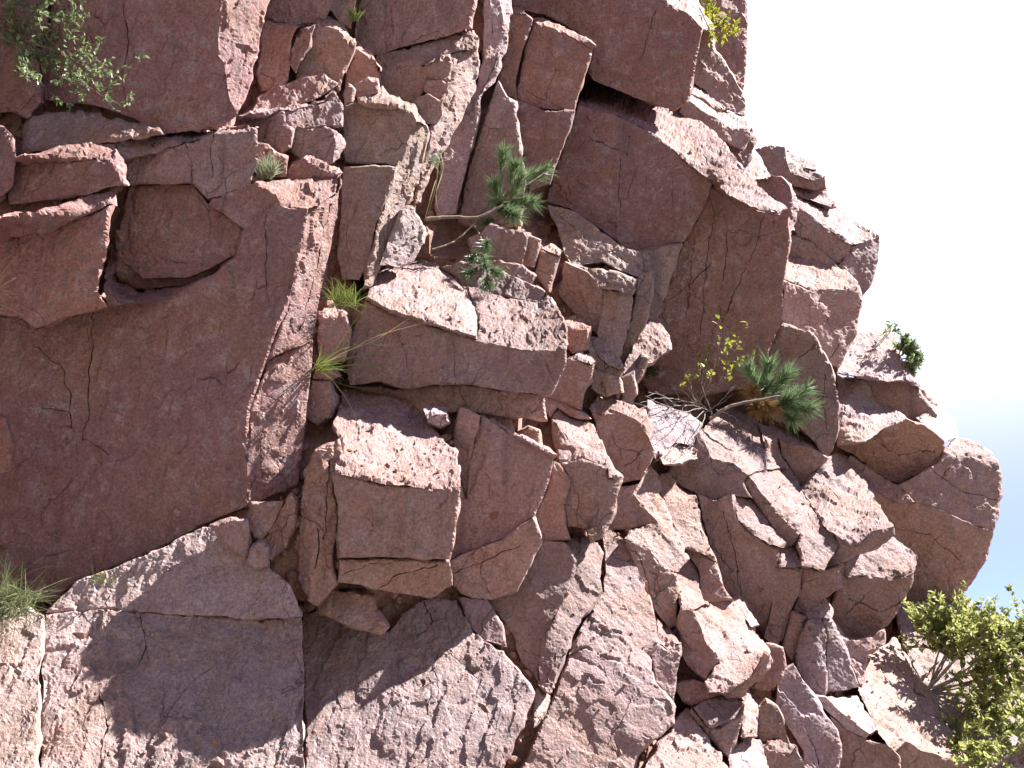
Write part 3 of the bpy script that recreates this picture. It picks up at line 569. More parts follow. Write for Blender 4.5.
('rock_block','big smooth overhanging block at the top edge, above the sunlit white slab','r',[[-0.022,9.782,9.602],[1.577,9.617,9.467],[1.709,9.644,9.133],[1.94,9.641,8.961],[2.073,9.646,8.798],[1.949,9.741,8.207],[1.889,9.784,7.962],[1.75,9.814,7.87],[1.435,9.833,8.006],[0.883,9.86,8.287],[0.83,9.849,8.407],[0.888,9.805,8.67],[0.585,9.799,8.964],[0.366,9.808,9.089],[0.133,9.803,9.151],[-0.045,9.814,9.225],[1.602,9.772,9.593],[2.316,11.349,10.883],[2.217,10.393,9.675],[2.389,10.569,9.458],[2.088,9.713,8.847],[1.957,9.727,9.027],[1.724,9.733,9.202]],[[0.2,[0,1,2,3,4,5,6,7,8,9,10,11,12,13,14,15]],[0.6,[16,17,18,19,20,21,22]]],[(0,[[1.566,9.677,9.028],[1.525,9.7,8.896],[1.484,9.723,8.765],[1.467,9.94,8.761],[1.392,9.773,8.481]]),(0,[[0.699,9.732,9.36],[0.69,9.752,9.221],[0.682,9.772,9.083],[0.673,9.792,8.946]])]),
('rock_block','rough rock stepping down right of the big overhanging block, under the yellow leaves','p',[[2.29,10.822,9.675],[2.436,10.775,9.611],[2.462,10.858,9.387],[2.611,10.89,9.155],[2.71,10.911,8.945],[2.799,10.93,8.776],[2.793,10.929,8.528],[2.497,10.865,8.555],[2.314,10.826,8.804],[2.158,10.793,8.893]],[[0.6,[0,1,2,3,4,5,6,7,8,9]]],[]),
('rock_slab','two stepped sunlit slabs beside the sky, right of the big overhanging block','p',[[2.19,11.005,9.079],[2.32,11.055,9.07],[2.366,10.912,8.834],[2.477,10.722,8.491],[2.433,10.749,8.454],[2.087,10.647,8.672],[2.269,10.703,8.6],[2.304,10.723,8.545],[2.1,10.662,8.654],[2.472,10.772,8.442],[2.775,10.905,8.499],[2.752,10.719,8.234],[2.56,10.654,8.167],[2.382,10.601,8.267],[2.017,10.492,8.462],[2.216,10.551,8.341],[2.798,10.747,8.132],[2.69,10.739,7.942],[2.459,10.663,8.002],[2.159,10.56,8.122],[1.923,10.471,8.277]],[[0.5,[0,1,2,3,4,6,5]],[0.4,[5,6,4,9,7,8]],[0.5,[8,7,9,10,11,12,13,15,14]],[0.4,[14,15,13,12,11,16,17,18,19,20]]],[]),
('rock_block','far dark tower of rock against the sky at the top edge','r',[[2.345,11.492,11.0],[3.113,11.704,11.173],[3.141,11.794,10.526],[3.107,11.839,10.09],[3.056,11.887,9.586],[3.002,11.907,9.298],[2.837,11.854,9.338],[2.645,11.749,9.72],[2.523,11.663,10.117]],[[0.35,[0,1,2,3,4,5,6,7,8]]],[]),
('stone','small dark red rock beside the sky below the stepped slabs','r',[[2.511,10.878,8.184],[2.747,10.955,8.123],[2.847,10.954,8.366],[2.904,10.989,8.224],[2.829,11.0,7.961],[2.735,10.986,7.847],[2.591,10.926,7.986]],[[0.4,[0,1,2,3,4,5,6]]],[]),
('rock_block','massive smooth overhanging block in the centre right with a bright white sunlit top','r',[[0.71,9.809,7.954],[0.784,10.485,8.511],[0.989,11.041,9.103],[1.575,10.786,8.641],[1.909,10.705,8.453],[2.178,10.522,8.165],[2.319,10.197,7.747],[2.4,9.604,7.038],[2.51,9.151,6.486],[2.643,9.038,6.319],[2.523,8.901,6.195],[2.385,8.874,6.201],[2.238,8.875,6.244],[2.075,9.024,6.461],[2.061,9.598,6.908],[1.798,9.66,7.187],[1.54,9.726,7.511],[1.173,9.773,7.758],[0.704,9.735,7.905],[1.165,9.705,7.716],[1.535,9.691,7.49],[1.804,9.694,7.206],[2.082,9.692,6.96],[1.994,9.748,6.712],[1.835,9.808,6.434],[1.76,9.827,6.33],[1.321,9.883,6.243],[1.17,9.901,6.309],[0.835,9.901,6.595],[0.608,9.905,6.76],[0.348,9.926,6.841],[0.423,9.883,7.077],[0.541,9.822,7.4],[0.638,9.772,7.672]],[[0.55,[0,1,2,3,4,5,6,7,8,9,10,11,12,13,14,15,16,17]],[0.2,[18,19,20,21,22,23,24,25,26,27,28,29,30,31,32,33]]],[(1,[[0.826,9.772,7.527],[1.003,9.768,7.404],[1.106,9.761,7.364],[1.21,9.754,7.324],[1.234,9.724,7.522]]),(1,[[1.136,9.773,7.252],[1.13,9.789,7.143],[1.125,9.805,7.034],[1.119,9.821,6.925],[1.127,9.839,6.789],[1.135,9.857,6.653]]),(0,[[2.212,10.191,7.751],[2.2,9.987,7.498],[2.202,9.794,7.252],[2.2,9.593,7.009]]),(0,[[2.001,10.336,7.984],[2.007,10.123,7.715],[2.017,9.939,7.469],[2.044,9.814,7.288],[2.072,9.703,7.118],[2.098,9.586,6.947],[2.088,9.32,6.698]])]),
('rock_block','tall reddish face under the bright slab, streaked with dark cracks, behind the thin twigs','r',[[2.102,9.796,6.994],[2.258,9.824,6.88],[2.485,9.854,6.745],[2.65,9.86,6.701],[2.794,9.859,6.678],[2.876,9.84,6.726],[2.896,9.94,6.407],[2.833,10.084,5.961],[2.814,10.207,5.596],[2.709,10.277,5.367],[2.533,10.411,4.972],[2.223,10.448,4.907],[1.861,10.477,4.872],[1.445,10.494,4.889],[1.3,10.428,5.121],[1.467,10.335,5.388],[1.55,10.221,5.736],[1.673,10.082,6.107],[1.788,9.986,6.395],[1.862,9.956,6.507],[2.018,9.865,6.774]],[[0.3,[0,1,2,3,4,5,6,7,8,9,10,11,12,13,14,15,16,17,18,19,20]]],[(0,[[2.639,9.876,6.651],[2.605,9.912,6.539],[2.57,9.949,6.427],[2.535,9.986,6.315],[2.483,10.02,6.216],[2.431,10.053,6.117],[2.38,10.087,6.019],[2.328,10.121,5.92],[2.283,10.16,5.805],[2.238,10.199,5.69],[2.193,10.238,5.574]]),(0,[[2.091,9.925,6.573],[2.073,9.962,6.456],[2.055,9.998,6.339],[2.038,10.035,6.223],[2.03,10.067,6.124],[2.022,10.1,6.024],[2.014,10.132,5.925],[2.007,10.165,5.826],[1.993,10.204,5.71],[1.979,10.242,5.594],[1.965,10.28,5.479]]),(0,[[1.914,9.977,6.425],[1.896,10.012,6.308],[1.878,10.049,6.192],[1.861,10.088,6.076],[1.854,10.127,5.96],[1.847,10.166,5.845],[1.841,10.205,5.73]]),(0,[[1.633,10.182,5.833],[1.747,10.151,5.905],[1.861,10.121,5.977],[1.937,10.094,6.052],[2.013,10.067,6.127],[2.09,10.04,6.203]]),(0,[[2.226,9.89,6.67],[2.232,9.925,6.553],[2.239,9.961,6.437],[2.246,9.997,6.32],[2.232,10.029,6.22],[2.219,10.061,6.121],[2.206,10.094,6.022],[2.193,10.126,5.922]])]),
('rock_block','wedge of rock between the overhanging block and the olive boulder','o',[[1.284,9.611,6.116],[1.712,9.562,6.191],[1.597,9.619,5.901],[1.467,9.677,5.495],[1.364,9.722,5.268],[1.268,9.726,5.322],[1.274,9.682,5.625],[1.326,9.632,5.819],[0.35,9.702,6.699],[0.593,9.665,6.623],[0.809,9.592,6.428],[1.119,9.47,6.093],[1.264,9.459,6.044],[1.288,9.358,5.7],[1.052,9.387,5.818],[0.864,9.43,5.923],[0.569,9.432,5.881],[0.498,9.52,6.149],[0.445,9.606,6.413]],[[0.35,[0,1,2,3,4,5,6,7]],[0.4,[8,9,10,11,12,13,14,15,16,17,18]]],[(1,[[0.489,9.647,6.546],[0.587,9.606,6.431],[0.684,9.566,6.319],[0.779,9.527,6.207],[0.875,9.498,6.133],[0.969,9.471,6.06],[1.063,9.445,5.989],[1.157,9.423,5.92]])]),
('rock_block','olive topped boulder with an orange brown left side, beneath the dark hole','o',[[0.503,9.126,5.783],[0.774,9.093,5.706],[1.17,9.035,5.589],[1.111,8.992,5.398],[0.82,9.025,5.483],[0.715,9.072,5.646],[0.499,9.053,5.75],[0.71,9.014,5.62],[0.851,9.121,5.291],[0.798,9.235,5.095],[0.688,9.242,5.198],[0.577,9.236,5.317],[0.437,9.218,5.483],[0.826,9.09,5.51],[1.134,9.177,5.476],[1.155,9.209,5.428],[1.09,9.228,5.132],[1.027,9.228,4.912],[0.977,9.224,4.832],[0.892,9.189,4.908],[0.791,9.145,5.061]],[[0.4,[0,1,2,3,4,5]],[0.35,[6,7,4,8,9,10,11,12]],[0.3,[13,14,15,16,17,18,19,20,8]]],[]),
('rock_slab','narrow upright sliver right of the olive topped boulder','o',[[1.216,9.389,5.755],[1.361,9.364,5.808],[1.364,9.406,5.51],[1.303,9.439,5.336],[1.213,9.48,5.125],[1.134,9.505,5.012],[1.075,9.532,4.879],[1.029,9.526,4.958],[1.119,9.469,5.224],[1.182,9.42,5.516]],[[0.4,[0,1,2,3,4,5,6,7,8,9]]],[]),
('stone','grey shaded stone at the foot of the tall cracked face','g',[[1.259,9.645,5.333],[1.429,9.761,5.507],[1.544,9.609,5.225],[1.518,9.491,5.027],[1.251,9.342,4.813],[1.075,9.236,4.659],[1.03,9.301,4.78],[1.154,9.485,5.076]],[[0.4,[0,1,2,3,4,5,6,7]]],[]),
('stone','pale tan stone below the olive topped boulder','o',[[0.704,9.11,5.027],[0.816,9.131,5.025],[0.963,8.997,4.772],[1.015,8.928,4.633],[0.882,8.94,4.675],[0.695,8.999,4.985],[0.748,9.016,4.856],[0.889,9.006,4.698],[1.022,8.996,4.656],[0.977,9.015,4.586],[0.772,9.031,4.649],[0.692,9.019,4.799]],[[0.3,[0,1,2,3,4,6]],[0.3,[5,6,7,8,9,10,11]]],[]),
('stone','flat tan stone in the rubble under the pale tan stone','o',[[0.739,8.963,4.645],[0.97,8.946,4.573],[1.003,8.961,4.436],[0.834,8.986,4.407],[0.701,8.991,4.484]],[[0.4,[0,1,2,3,4]]],[]),
('stone','small upright stone right of the flat tan stone','p',[[1.008,9.136,4.626],[1.118,9.115,4.677],[1.15,9.141,4.465],[1.093,9.165,4.348],[0.987,9.167,4.425]],[[0.4,[0,1,2,3,4]]],[]),
('stone','little leaning stone beside the green moss under the cracked face','o',[[1.128,9.363,4.721],[1.216,9.323,4.927],[1.298,9.318,4.895],[1.221,9.352,4.718],[1.163,9.37,4.644]],[[0.4,[0,1,2,3,4]]],[]),
('stone','orange brown stone sitting on the ledge right of the pine','b',[[0.276,8.816,5.772],[0.373,8.926,5.845],[0.461,8.841,5.744],[0.43,8.774,5.672],[0.432,8.808,5.688],[0.459,8.803,5.726],[0.338,8.867,5.365],[0.202,8.862,5.522]],[[0.4,[0,1,2,3]],[0.3,[0,4,5,6,7]]],[]),
('stone','grey stone between the pine and the orange brown stone','p',[[0.137,8.725,5.86],[0.265,8.716,5.815],[0.228,8.744,5.648],[0.2,8.76,5.556],[0.073,8.772,5.581],[0.091,8.749,5.73]],[[0.4,[0,1,2,3,4,5]]],[]),
('rock_block','shaded grey block directly below the pine needles','p',[[-0.382,8.67,5.813],[-0.2,8.631,5.924],[0.118,8.603,5.85],[0.144,8.612,5.765],[0.09,8.647,5.544],[-0.108,8.67,5.575],[-0.381,8.696,5.626]],[[0.4,[0,1,2,3,4,5,6]]],[]),
('stone','thin brown layer of rock under the shaded grey block','p',[[-0.448,8.6,5.542],[-0.107,8.56,5.544],[0.089,8.566,5.507],[0.221,8.544,5.381],[0.159,8.567,5.276],[-0.196,8.59,5.402],[-0.393,8.605,5.466]],[[0.5,[0,1,2,3,4,5,6]]],[]),
('stone','greenish sunlit stone in the notch on the skyline','o',[[2.703,10.871,7.729],[2.963,11.443,8.329],[3.021,11.202,8.024],[3.036,10.952,7.722],[2.746,10.708,7.521]],[[0.4,[0,1,2,3,4]]],[]),
('rock_block',"rounded dark block just right of the white slab's lower end",'r',[[2.78,11.012,7.742],[2.999,10.982,7.765],[3.168,10.968,7.718],[3.255,10.977,7.604],[3.282,11.011,7.401],[3.161,11.027,7.292],[3.01,11.022,7.472],[2.866,11.025,7.578],[3.272,11.034,7.636],[3.366,11.108,7.544],[3.339,11.038,7.298],[3.244,10.933,7.039],[3.145,10.837,6.828],[3.072,10.807,6.852],[3.147,10.981,7.268],[3.235,11.01,7.258]],[[0.4,[0,1,2,3,4,15,5,6,7]],[0.5,[8,9,10,11,12,13,14,15,4]]],[]),
('rock_block','uppermost skyline boulder with a sunlit split top','p',[[3.442,11.666,8.532],[3.71,11.948,8.597],[3.883,11.809,8.372],[3.813,11.687,8.246],[3.659,11.633,8.229],[3.734,11.605,8.171],[3.873,11.561,8.062],[3.753,11.55,8.001],[3.627,11.534,8.02],[3.459,11.569,8.123],[3.046,11.602,8.48],[3.23,11.577,8.508],[3.42,11.593,8.489],[3.432,11.599,8.308],[3.64,11.575,8.043],[3.888,11.611,7.938],[3.746,11.604,7.892],[3.509,11.622,7.957],[3.404,11.622,8.041],[3.333,11.627,8.071],[3.191,11.631,8.158],[3.125,11.616,8.318]],[[0.8,[0,1,2,3,4,5,6,7,8,9,13]],[0.5,[10,11,12,13,9,14,7,6,15,16,17,18,19,20,21]]],[]),
('stone','small rough rock on the skyline between the split boulder and the tilted slab','p',[[3.536,11.831,8.1],[3.716,11.851,8.069],[3.924,11.718,7.996],[4.076,11.956,8.083],[4.05,11.735,7.824],[3.942,11.525,7.603],[3.792,11.536,7.664],[3.636,11.565,7.747],[3.508,11.608,7.839]],[[0.6,[0,1,2,3,4,5,6,7,8]]],[]),
('rock_block','big tilted block on the skyline with a bright flat top','p',[[3.538,11.859,8.031],[3.802,12.023,8.091],[4.08,12.019,7.932],[4.235,11.925,7.728],[4.404,11.845,7.535],[4.28,11.575,7.171],[4.039,11.419,7.057],[3.78,11.377,7.234],[3.413,11.292,7.535],[3.396,11.236,7.506],[3.574,11.313,7.4],[4.06,11.478,7.085],[4.045,11.543,6.984],[3.931,11.601,6.865],[3.767,11.544,6.971],[3.552,11.454,7.126],[3.417,11.43,7.167],[3.361,11.358,7.29],[4.081,11.538,7.113],[4.5,11.653,7.289],[4.46,11.671,6.977],[4.316,11.67,6.647],[4.197,11.657,6.472],[4.078,11.599,6.655],[3.907,11.531,6.834]],[[0.7,[0,1,2,3,4,19,5,6,7,10,8]],[0.3,[9,10,7,11,12,13,14,15,16,17]],[0.35,[18,5,19,20,21,22,23,24,12]]],[(0,[[3.747,11.668,7.706],[3.955,11.701,7.585],[4.197,11.779,7.543],[4.31,11.766,7.468],[4.407,11.716,7.374]])]),
('rock_slab','shaded band of rock under the big tilted skyline block','p',[[3.307,11.411,7.198],[3.536,11.394,7.123],[3.723,11.399,6.929],[3.951,11.404,6.699],[3.746,11.428,6.709],[3.569,11.431,6.84],[3.271,11.458,6.905]],[[0.4,[0,1,2,3,4,5,6]]],[]),
('rock_block','skyline block with a rough sunlit crest over a smooth dark face','p',[[3.24,11.383,6.896],[3.462,11.513,7.009],[3.701,11.436,6.842],[3.944,11.406,6.738],[4.016,11.254,6.517],[4.002,11.153,6.348],[3.652,11.057,6.345],[3.349,10.969,6.282],[3.075,10.924,6.398],[3.064,10.885,6.381],[4.024,11.182,6.249],[3.932,11.208,5.829],[3.778,11.192,5.593],[3.668,11.181,5.422],[3.572,11.148,5.459],[3.483,11.103,5.609],[3.405,11.064,5.738],[3.108,10.961,5.855],[2.99,10.921,5.899],[3.039,10.906,6.134]],[[1.0,[0,1,2,3,4,5,6,7,8]],[0.3,[9,7,6,5,10,11,12,13,14,15,16,17,18,19]]],[(1,[[3.185,10.946,6.15],[3.146,10.954,6.002],[3.108,10.961,5.855]]),(1,[[3.685,11.153,5.687],[3.575,11.143,5.504]])]),
('rock_block','brown cracked rock face just right of the lower pine','p',[[2.877,10.436,5.685],[3.228,10.474,5.563],[3.263,10.487,5.443],[3.339,10.495,5.322],[3.393,10.51,5.17],[3.432,10.538,4.936],[3.42,10.598,4.516],[3.361,10.629,4.351],[3.261,10.65,4.228],[3.172,10.641,4.419],[3.027,10.637,4.57],[2.775,10.654,4.662],[2.577,10.649,4.859],[2.555,10.618,5.095],[2.701,10.564,5.358],[2.812,10.526,5.537]],[[0.45,[0,1,2,3,4,5,6,7,8,9,10,11,12,13,14,15]]],[(0,[[3.222,10.489,5.444],[3.113,10.51,5.356],[3.006,10.535,5.269],[2.848,10.567,5.19]]),(0,[[3.321,10.517,5.173],[3.302,10.534,5.067],[3.283,10.551,4.962],[3.265,10.568,4.857],[3.28,10.581,4.751],[3.295,10.595,4.645],[3.31,10.607,4.54]])]),
('rock_block','rough granite crest against the sky with a small bush at its edge','l',[[4.252,12.153,6.199],[4.443,12.227,6.253],[4.74,12.342,6.337],[4.766,12.112,6.065],[4.639,11.844,5.775],[4.675,11.606,5.494],[4.789,11.658,5.314],[4.539,11.49,5.382],[4.258,11.419,5.347],[4.088,11.583,5.412],[3.752,11.45,5.465],[3.869,11.685,5.719],[4.064,11.932,5.973]],[[0.9,[0,1,2,3,4,5,6,7,8,9,10,11,12]]],[]),
('rock_slab','sunlit slab below the rough crest, left of the dark slot','l',[[3.925,12.061,5.646],[4.151,11.762,5.471],[4.457,11.967,5.263],[4.425,11.282,4.843],[4.117,11.202,4.728],[3.71,10.714,4.438],[3.527,11.015,4.462]],[[0.9,[0,1,2,3,4,5,6]]],[(0,[[3.973,11.71,5.27],[3.997,11.605,5.136],[4.015,11.488,5.001],[4.018,11.333,4.858]]),(0,[[3.812,11.525,5.032],[3.788,11.308,4.821],[3.735,11.013,4.596]])]),
('rock_slab','sunlit slab running along the skyline, right of the dark slot','l',[[4.633,12.359,5.655],[5.012,12.682,5.788],[4.896,11.919,5.397],[5.279,12.35,5.303],[5.315,12.102,5.029],[5.123,11.685,4.755],[4.831,11.316,4.598],[4.614,11.297,4.789],[4.713,11.821,5.059]],[[0.9,[0,1,2,3,4,5,6,7,8]]],[(0,[[4.833,12.272,5.51],[4.834,12.062,5.338],[4.87,11.945,5.198],[4.903,11.825,5.06]])]),
('rock_block','brown overhanging rock under the sunlit skyline slabs','b',[[3.636,11.354,4.55],[3.911,11.291,4.603],[4.107,11.175,4.72],[4.351,11.095,4.789],[4.538,11.113,4.737],[4.786,11.211,4.57],[4.78,11.282,4.475],[4.736,11.378,4.362],[4.615,11.429,4.305],[4.325,11.568,4.166],[4.07,11.501,4.3],[3.8,11.402,4.482]],[[0.35,[0,1,2,3,4,5,6,7,8,9,10,11]]],[(0,[[4.088,11.302,4.56],[4.202,11.327,4.509],[4.316,11.351,4.458],[4.438,11.327,4.471],[4.56,11.303,4.484],[4.682,11.279,4.497]])]),
('rock_block','large rounded knob sticking out into the blue sky at the right','p',[[5.103,11.64,4.743],[5.264,11.605,4.686],[5.399,11.516,4.534],[5.442,11.455,4.392],[5.134,11.372,4.44],[4.906,11.305,4.435],[4.686,11.254,4.343],[4.781,11.276,4.496],[5.472,11.5,4.231],[5.418,11.536,3.819],[5.319,11.522,3.638],[5.085,11.45,3.68],[4.725,11.329,3.812],[4.175,11.168,4.077],[4.534,11.228,4.258],[5.263,11.399,3.616],[5.249,11.637,3.336],[5.123,11.869,3.081],[4.999,12.036,2.9],[4.617,12.076,2.882],[4.384,12.037,2.945],[4.217,11.783,3.246],[3.96,11.499,3.59],[3.782,11.259,3.876],[3.727,11.083,4.091],[3.925,11.159,3.998],[4.169,11.208,3.898],[4.363,11.206,3.898],[4.7,11.269,3.801],[5.048,11.367,3.665],[3.75,11.324,4.451],[3.983,11.255,4.242],[4.329,11.118,3.88],[4.139,11.128,3.882],[3.77,11.21,4.12],[3.683,11.288,4.329]],[[0.7,[7,0,1,2,3,4,5]],[0.3,[6,7,5,4,3,8,9,10,11,12,27,13,14]],[0.35,[15,16,17,18,19,20,21,22,23,24,25,26,27,28,29]],[0.4,[30,31,13,32,33,25,34,35]]],[(1,[[4.583,11.24,4.261],[4.7,11.28,4.195],[4.818,11.321,4.13],[4.936,11.363,4.064],[5.083,11.409,4.037],[5.232,11.456,4.009],[5.383,11.505,3.982]]),(1,[[4.905,11.309,4.413],[4.801,11.298,4.286],[4.697,11.284,4.159]]),(2,[[4.254,11.443,3.635],[4.365,11.452,3.618],[4.475,11.46,3.601],[4.586,11.468,3.584],[4.71,11.531,3.503],[4.835,11.594,3.421],[4.96,11.657,3.339]])]),
('stone','dark stone down in the slot between the two sunlit skyline slabs','p',[[4.028,11.82,5.716],[4.647,11.765,5.572],[4.984,11.8,5.04],[4.856,11.851,4.788],[4.487,11.895,4.8],[4.139,11.875,5.235]],[[0.4,[0,1,2,3,4,5]]],[]),
('rock_slab','bluish shaded slab beneath the dry twigs','g',[[1.3,9.601,4.539],[1.718,9.719,4.474],[1.818,9.675,4.341],[1.697,9.491,4.076],[1.518,9.407,4.092],[1.363,9.268,3.961],[1.287,9.192,3.887],[1.256,9.359,4.175]],[[0.5,[0,1,2,3,4,5,6,7]]],[]),
('rock_slab','sunlit flake edge at the foot of the bluish slab','l',[[1.328,9.266,3.98],[1.561,9.659,4.218],[1.708,9.643,4.155],[1.705,9.363,3.929],[1.504,9.158,3.832],[1.334,9.038,3.794]],[[0.7,[0,1,2,3,4,5]]],[]),
('rock_block','brown rock with sunlit stripes across its crest, under the rough slab','p',[[3.207,10.202,3.122],[3.453,10.417,3.253],[3.893,10.683,3.438],[4.058,10.542,3.203],[3.905,10.29,3.018],[3.705,10.247,2.936],[3.439,10.217,2.98],[3.225,10.165,2.925],[3.146,10.18,3.061],[3.191,10.152,3.114],[3.251,10.247,2.936],[3.877,10.215,3.008],[3.868,10.289,2.874],[3.758,10.393,2.694],[3.657,10.498,2.513],[3.528,10.556,2.412],[3.316,10.578,2.376],[3.15,10.514,2.486],[3.088,10.408,2.667],[3.162,10.304,2.847]],[[1.0,[0,1,2,3,4,5,6,7]],[0.4,[8,9,10,6,5,11,12,13,14,15,16,17,18,19]]],[(1,[[3.27,10.306,2.752],[3.385,10.376,2.721],[3.486,10.397,2.685],[3.586,10.418,2.649],[3.679,10.387,2.703],[3.772,10.356,2.757]]),(1,[[3.251,10.461,2.576],[3.325,10.408,2.667],[3.398,10.354,2.757],[3.471,10.3,2.846]])]),
('rock_block','pointed tooth of rock with a sunlit narrow front edge and grey right side','g',[[2.784,9.589,2.504],[2.807,9.588,2.277],[2.767,9.553,2.044],[2.691,9.518,2.093],[2.657,9.519,2.298],[2.773,9.553,2.5],[2.869,9.581,2.486],[2.985,9.661,2.239],[3.087,9.715,1.931],[2.929,9.673,1.896],[2.762,9.621,1.877],[2.781,9.602,2.046],[2.63,9.519,2.497],[2.755,9.513,2.042],[2.74,9.544,1.875],[2.722,9.557,1.834],[2.602,9.627,1.835],[2.519,9.643,2.065],[2.517,9.626,2.194],[2.563,9.576,2.363]],[[0.7,[12,0,1,2,3,4]],[0.25,[5,6,7,8,9,10,11,1]],[0.4,[12,4,3,13,14,15,16,17,18,19]]],[]),
('stone','dark brown stone behind the pointed tooth','b',[[2.522,9.624,2.587],[2.641,9.618,2.524],[2.589,9.653,2.325],[2.518,9.691,2.12],[2.403,9.685,2.258],[2.462,9.656,2.413]],[[0.4,[0,1,2,3,4,5]]],[]),
('stone','grey stone tucked above the pointed tooth','g',[[2.671,9.9,2.642],[2.867,10.017,2.812],[2.97,9.935,2.655],[2.938,9.842,2.501],[2.843,9.833,2.5],[2.697,9.83,2.518]],[[0.4,[0,1,2,3,4,5]]],[]),
('rock_slab','bluish shaded slope right of the pointed tooth','g',[[3.044,10.193,2.551],[3.176,10.126,2.361],[3.396,10.126,2.398],[3.523,10.143,2.473],[3.489,10.095,2.313],[3.319,10.083,2.249],[3.196,9.981,1.905],[3.173,10.033,2.066],[3.117,10.086,2.267]],[[0.4,[0,1,2,3,4,5,6,7,8]]],[(0,[[3.136,10.088,2.267],[3.24,10.106,2.314],[3.342,10.117,2.36]])]),
('rock_block','big white sunlit slab at the lower right beside the bush','l',[[3.458,10.565,2.28],[3.723,10.83,2.365],[3.906,11.043,2.45],[3.926,10.909,2.322],[3.972,10.567,1.998],[4.01,10.186,1.645],[4.077,9.971,1.422],[3.957,9.673,1.313],[3.531,9.622,1.396],[3.421,9.628,1.469],[3.307,9.555,1.381],[3.178,9.431,1.448],[3.163,9.548,1.577],[3.143,9.712,1.711],[3.145,9.935,1.904],[3.302,10.254,2.095],[3.742,9.626,1.338],[3.926,9.598,1.315],[3.937,9.633,1.032],[3.428,9.696,1.028],[3.358,9.676,1.231],[3.341,9.652,1.379]],[[0.9,[0,1,2,3,4,5,6,7,16,8,9,10,11,12,13,14,15]],[0.35,[9,8,16,17,18,19,20,21]]],[(0,[[3.529,10.424,2.103],[3.549,10.342,2.017],[3.568,10.259,1.932],[3.586,10.176,1.849],[3.603,10.094,1.768],[3.62,10.013,1.688]]),(0,[[3.75,10.629,2.16],[3.761,10.524,2.061],[3.77,10.419,1.965],[3.779,10.317,1.87],[3.787,10.216,1.778],[3.795,10.116,1.689]]),(0,[[3.877,10.707,2.164],[3.856,10.553,2.039],[3.835,10.403,1.918],[3.891,10.329,1.826],[3.946,10.255,1.735]])]),
('rock_slab','small tilted slab with a bright top, under the pointed tooth','l',[[2.713,9.465,1.831],[3.069,9.765,1.856],[3.111,9.614,1.701],[3.153,9.52,1.577],[3.046,9.415,1.537],[2.891,9.426,1.65],[2.603,9.437,1.839],[2.703,9.428,1.831],[3.014,9.437,1.488],[2.846,9.447,1.561],[2.728,9.444,1.683]],[[0.5,[0,1,2,3,4,5]],[0.35,[6,7,5,4,8,9,10]]],[]),
('rock_block','reddish brown block at the bottom under the small tilted slab','b',[[2.718,9.443,1.675],[2.845,9.444,1.561],[3.013,9.434,1.488],[3.174,9.421,1.44],[3.274,9.421,1.352],[3.279,9.465,1.042],[2.711,9.535,1.037],[2.724,9.496,1.302],[2.805,9.466,1.439]],[[0.3,[0,1,2,3,4,5,6,7,8]]],[]),
('rock_block','long smooth purple slab slanting down to the bottom edge','g',[[2.27,9.282,2.032],[2.428,9.306,2.115],[2.551,9.307,1.844],[2.73,9.315,1.561],[2.767,9.313,1.434],[2.654,9.279,1.053],[2.433,9.252,1.054],[2.426,9.269,1.403],[2.225,9.261,1.738]],[[0.3,[0,1,2,3,4,5,6,7,8]]],[(0,[[2.425,9.282,1.641],[2.46,9.282,1.561],[2.495,9.282,1.482],[2.53,9.282,1.403],[2.55,9.28,1.305],[2.569,9.277,1.207]])]),
('stone','tan stone over a dark gap, right of the bright square stone','b',[[2.176,9.207,2.259],[2.315,9.195,2.225],[2.325,9.214,2.078],[2.27,9.242,1.932],[2.168,9.264,1.867],[2.021,9.277,1.9],[2.084,9.248,2.046]],[[0.4,[0,1,2,3,4,5,6]]],[]),
('stone','sunlit tan stone below the dark gap','b',[[1.282,8.742,1.914],[1.453,8.746,1.952],[1.599,8.727,1.913],[1.667,8.694,1.82],[1.521,8.689,1.782],[1.423,8.682,1.744],[1.348,8.695,1.775]],[[0.5,[0,1,2,3,4,5,6]]],[]),
('rock_block','chunky block with a sunlit top and smooth pink front near the bottom','p',[[1.397,8.577,1.727],[1.547,8.694,1.797],[1.728,8.763,1.814],[1.816,8.591,1.75],[1.599,8.489,1.594],[1.512,8.478,1.587],[1.607,8.532,1.594],[1.74,8.521,1.653],[1.795,8.493,1.748],[1.781,8.51,1.609],[1.707,8.543,1.44],[1.66,8.56,1.367],[1.587,8.558,1.44],[1.522,8.536,1.587],[1.528,8.546,1.513],[1.538,8.533,1.477],[1.452,8.568,1.609],[1.39,8.593,1.683]],[[0.8,[0,1,2,3,7,4,5]],[0.3,[13,6,7,8,9,10,11,12,14]],[0.4,[0,13,14,15,16,17]]],[]),
('stone','sunlit chip of rock right of the chunky block','l',[[1.848,8.975,1.765],[1.981,9.176,1.881],[2.01,8.985,1.718],[1.936,8.713,1.526],[1.787,8.642,1.52],[1.856,8.821,1.639]],[[0.6,[0,1,2,3,4,5]]],[]),
('stone','rounded sunlit stone at the bottom edge right of the chunky block','l',[[1.688,8.686,1.415],[1.879,8.894,1.517],[2.003,8.917,1.494],[1.989,8.675,1.306],[1.932,8.398,1.104],[1.617,8.275,1.112]],[[0.7,[0,1,2,3,4,5]]],[]),
('stone','reddish stone with a jagged top beside the sunlit chip','p',[[2.004,8.989,1.734],[2.079,8.971,1.796],[2.156,8.969,1.749],[2.215,8.977,1.64],[2.254,9.0,1.447],[2.144,9.009,1.47],[2.033,9.026,1.447],[1.996,9.02,1.516]],[[0.5,[0,1,2,3,4,5,6,7]]],[]),
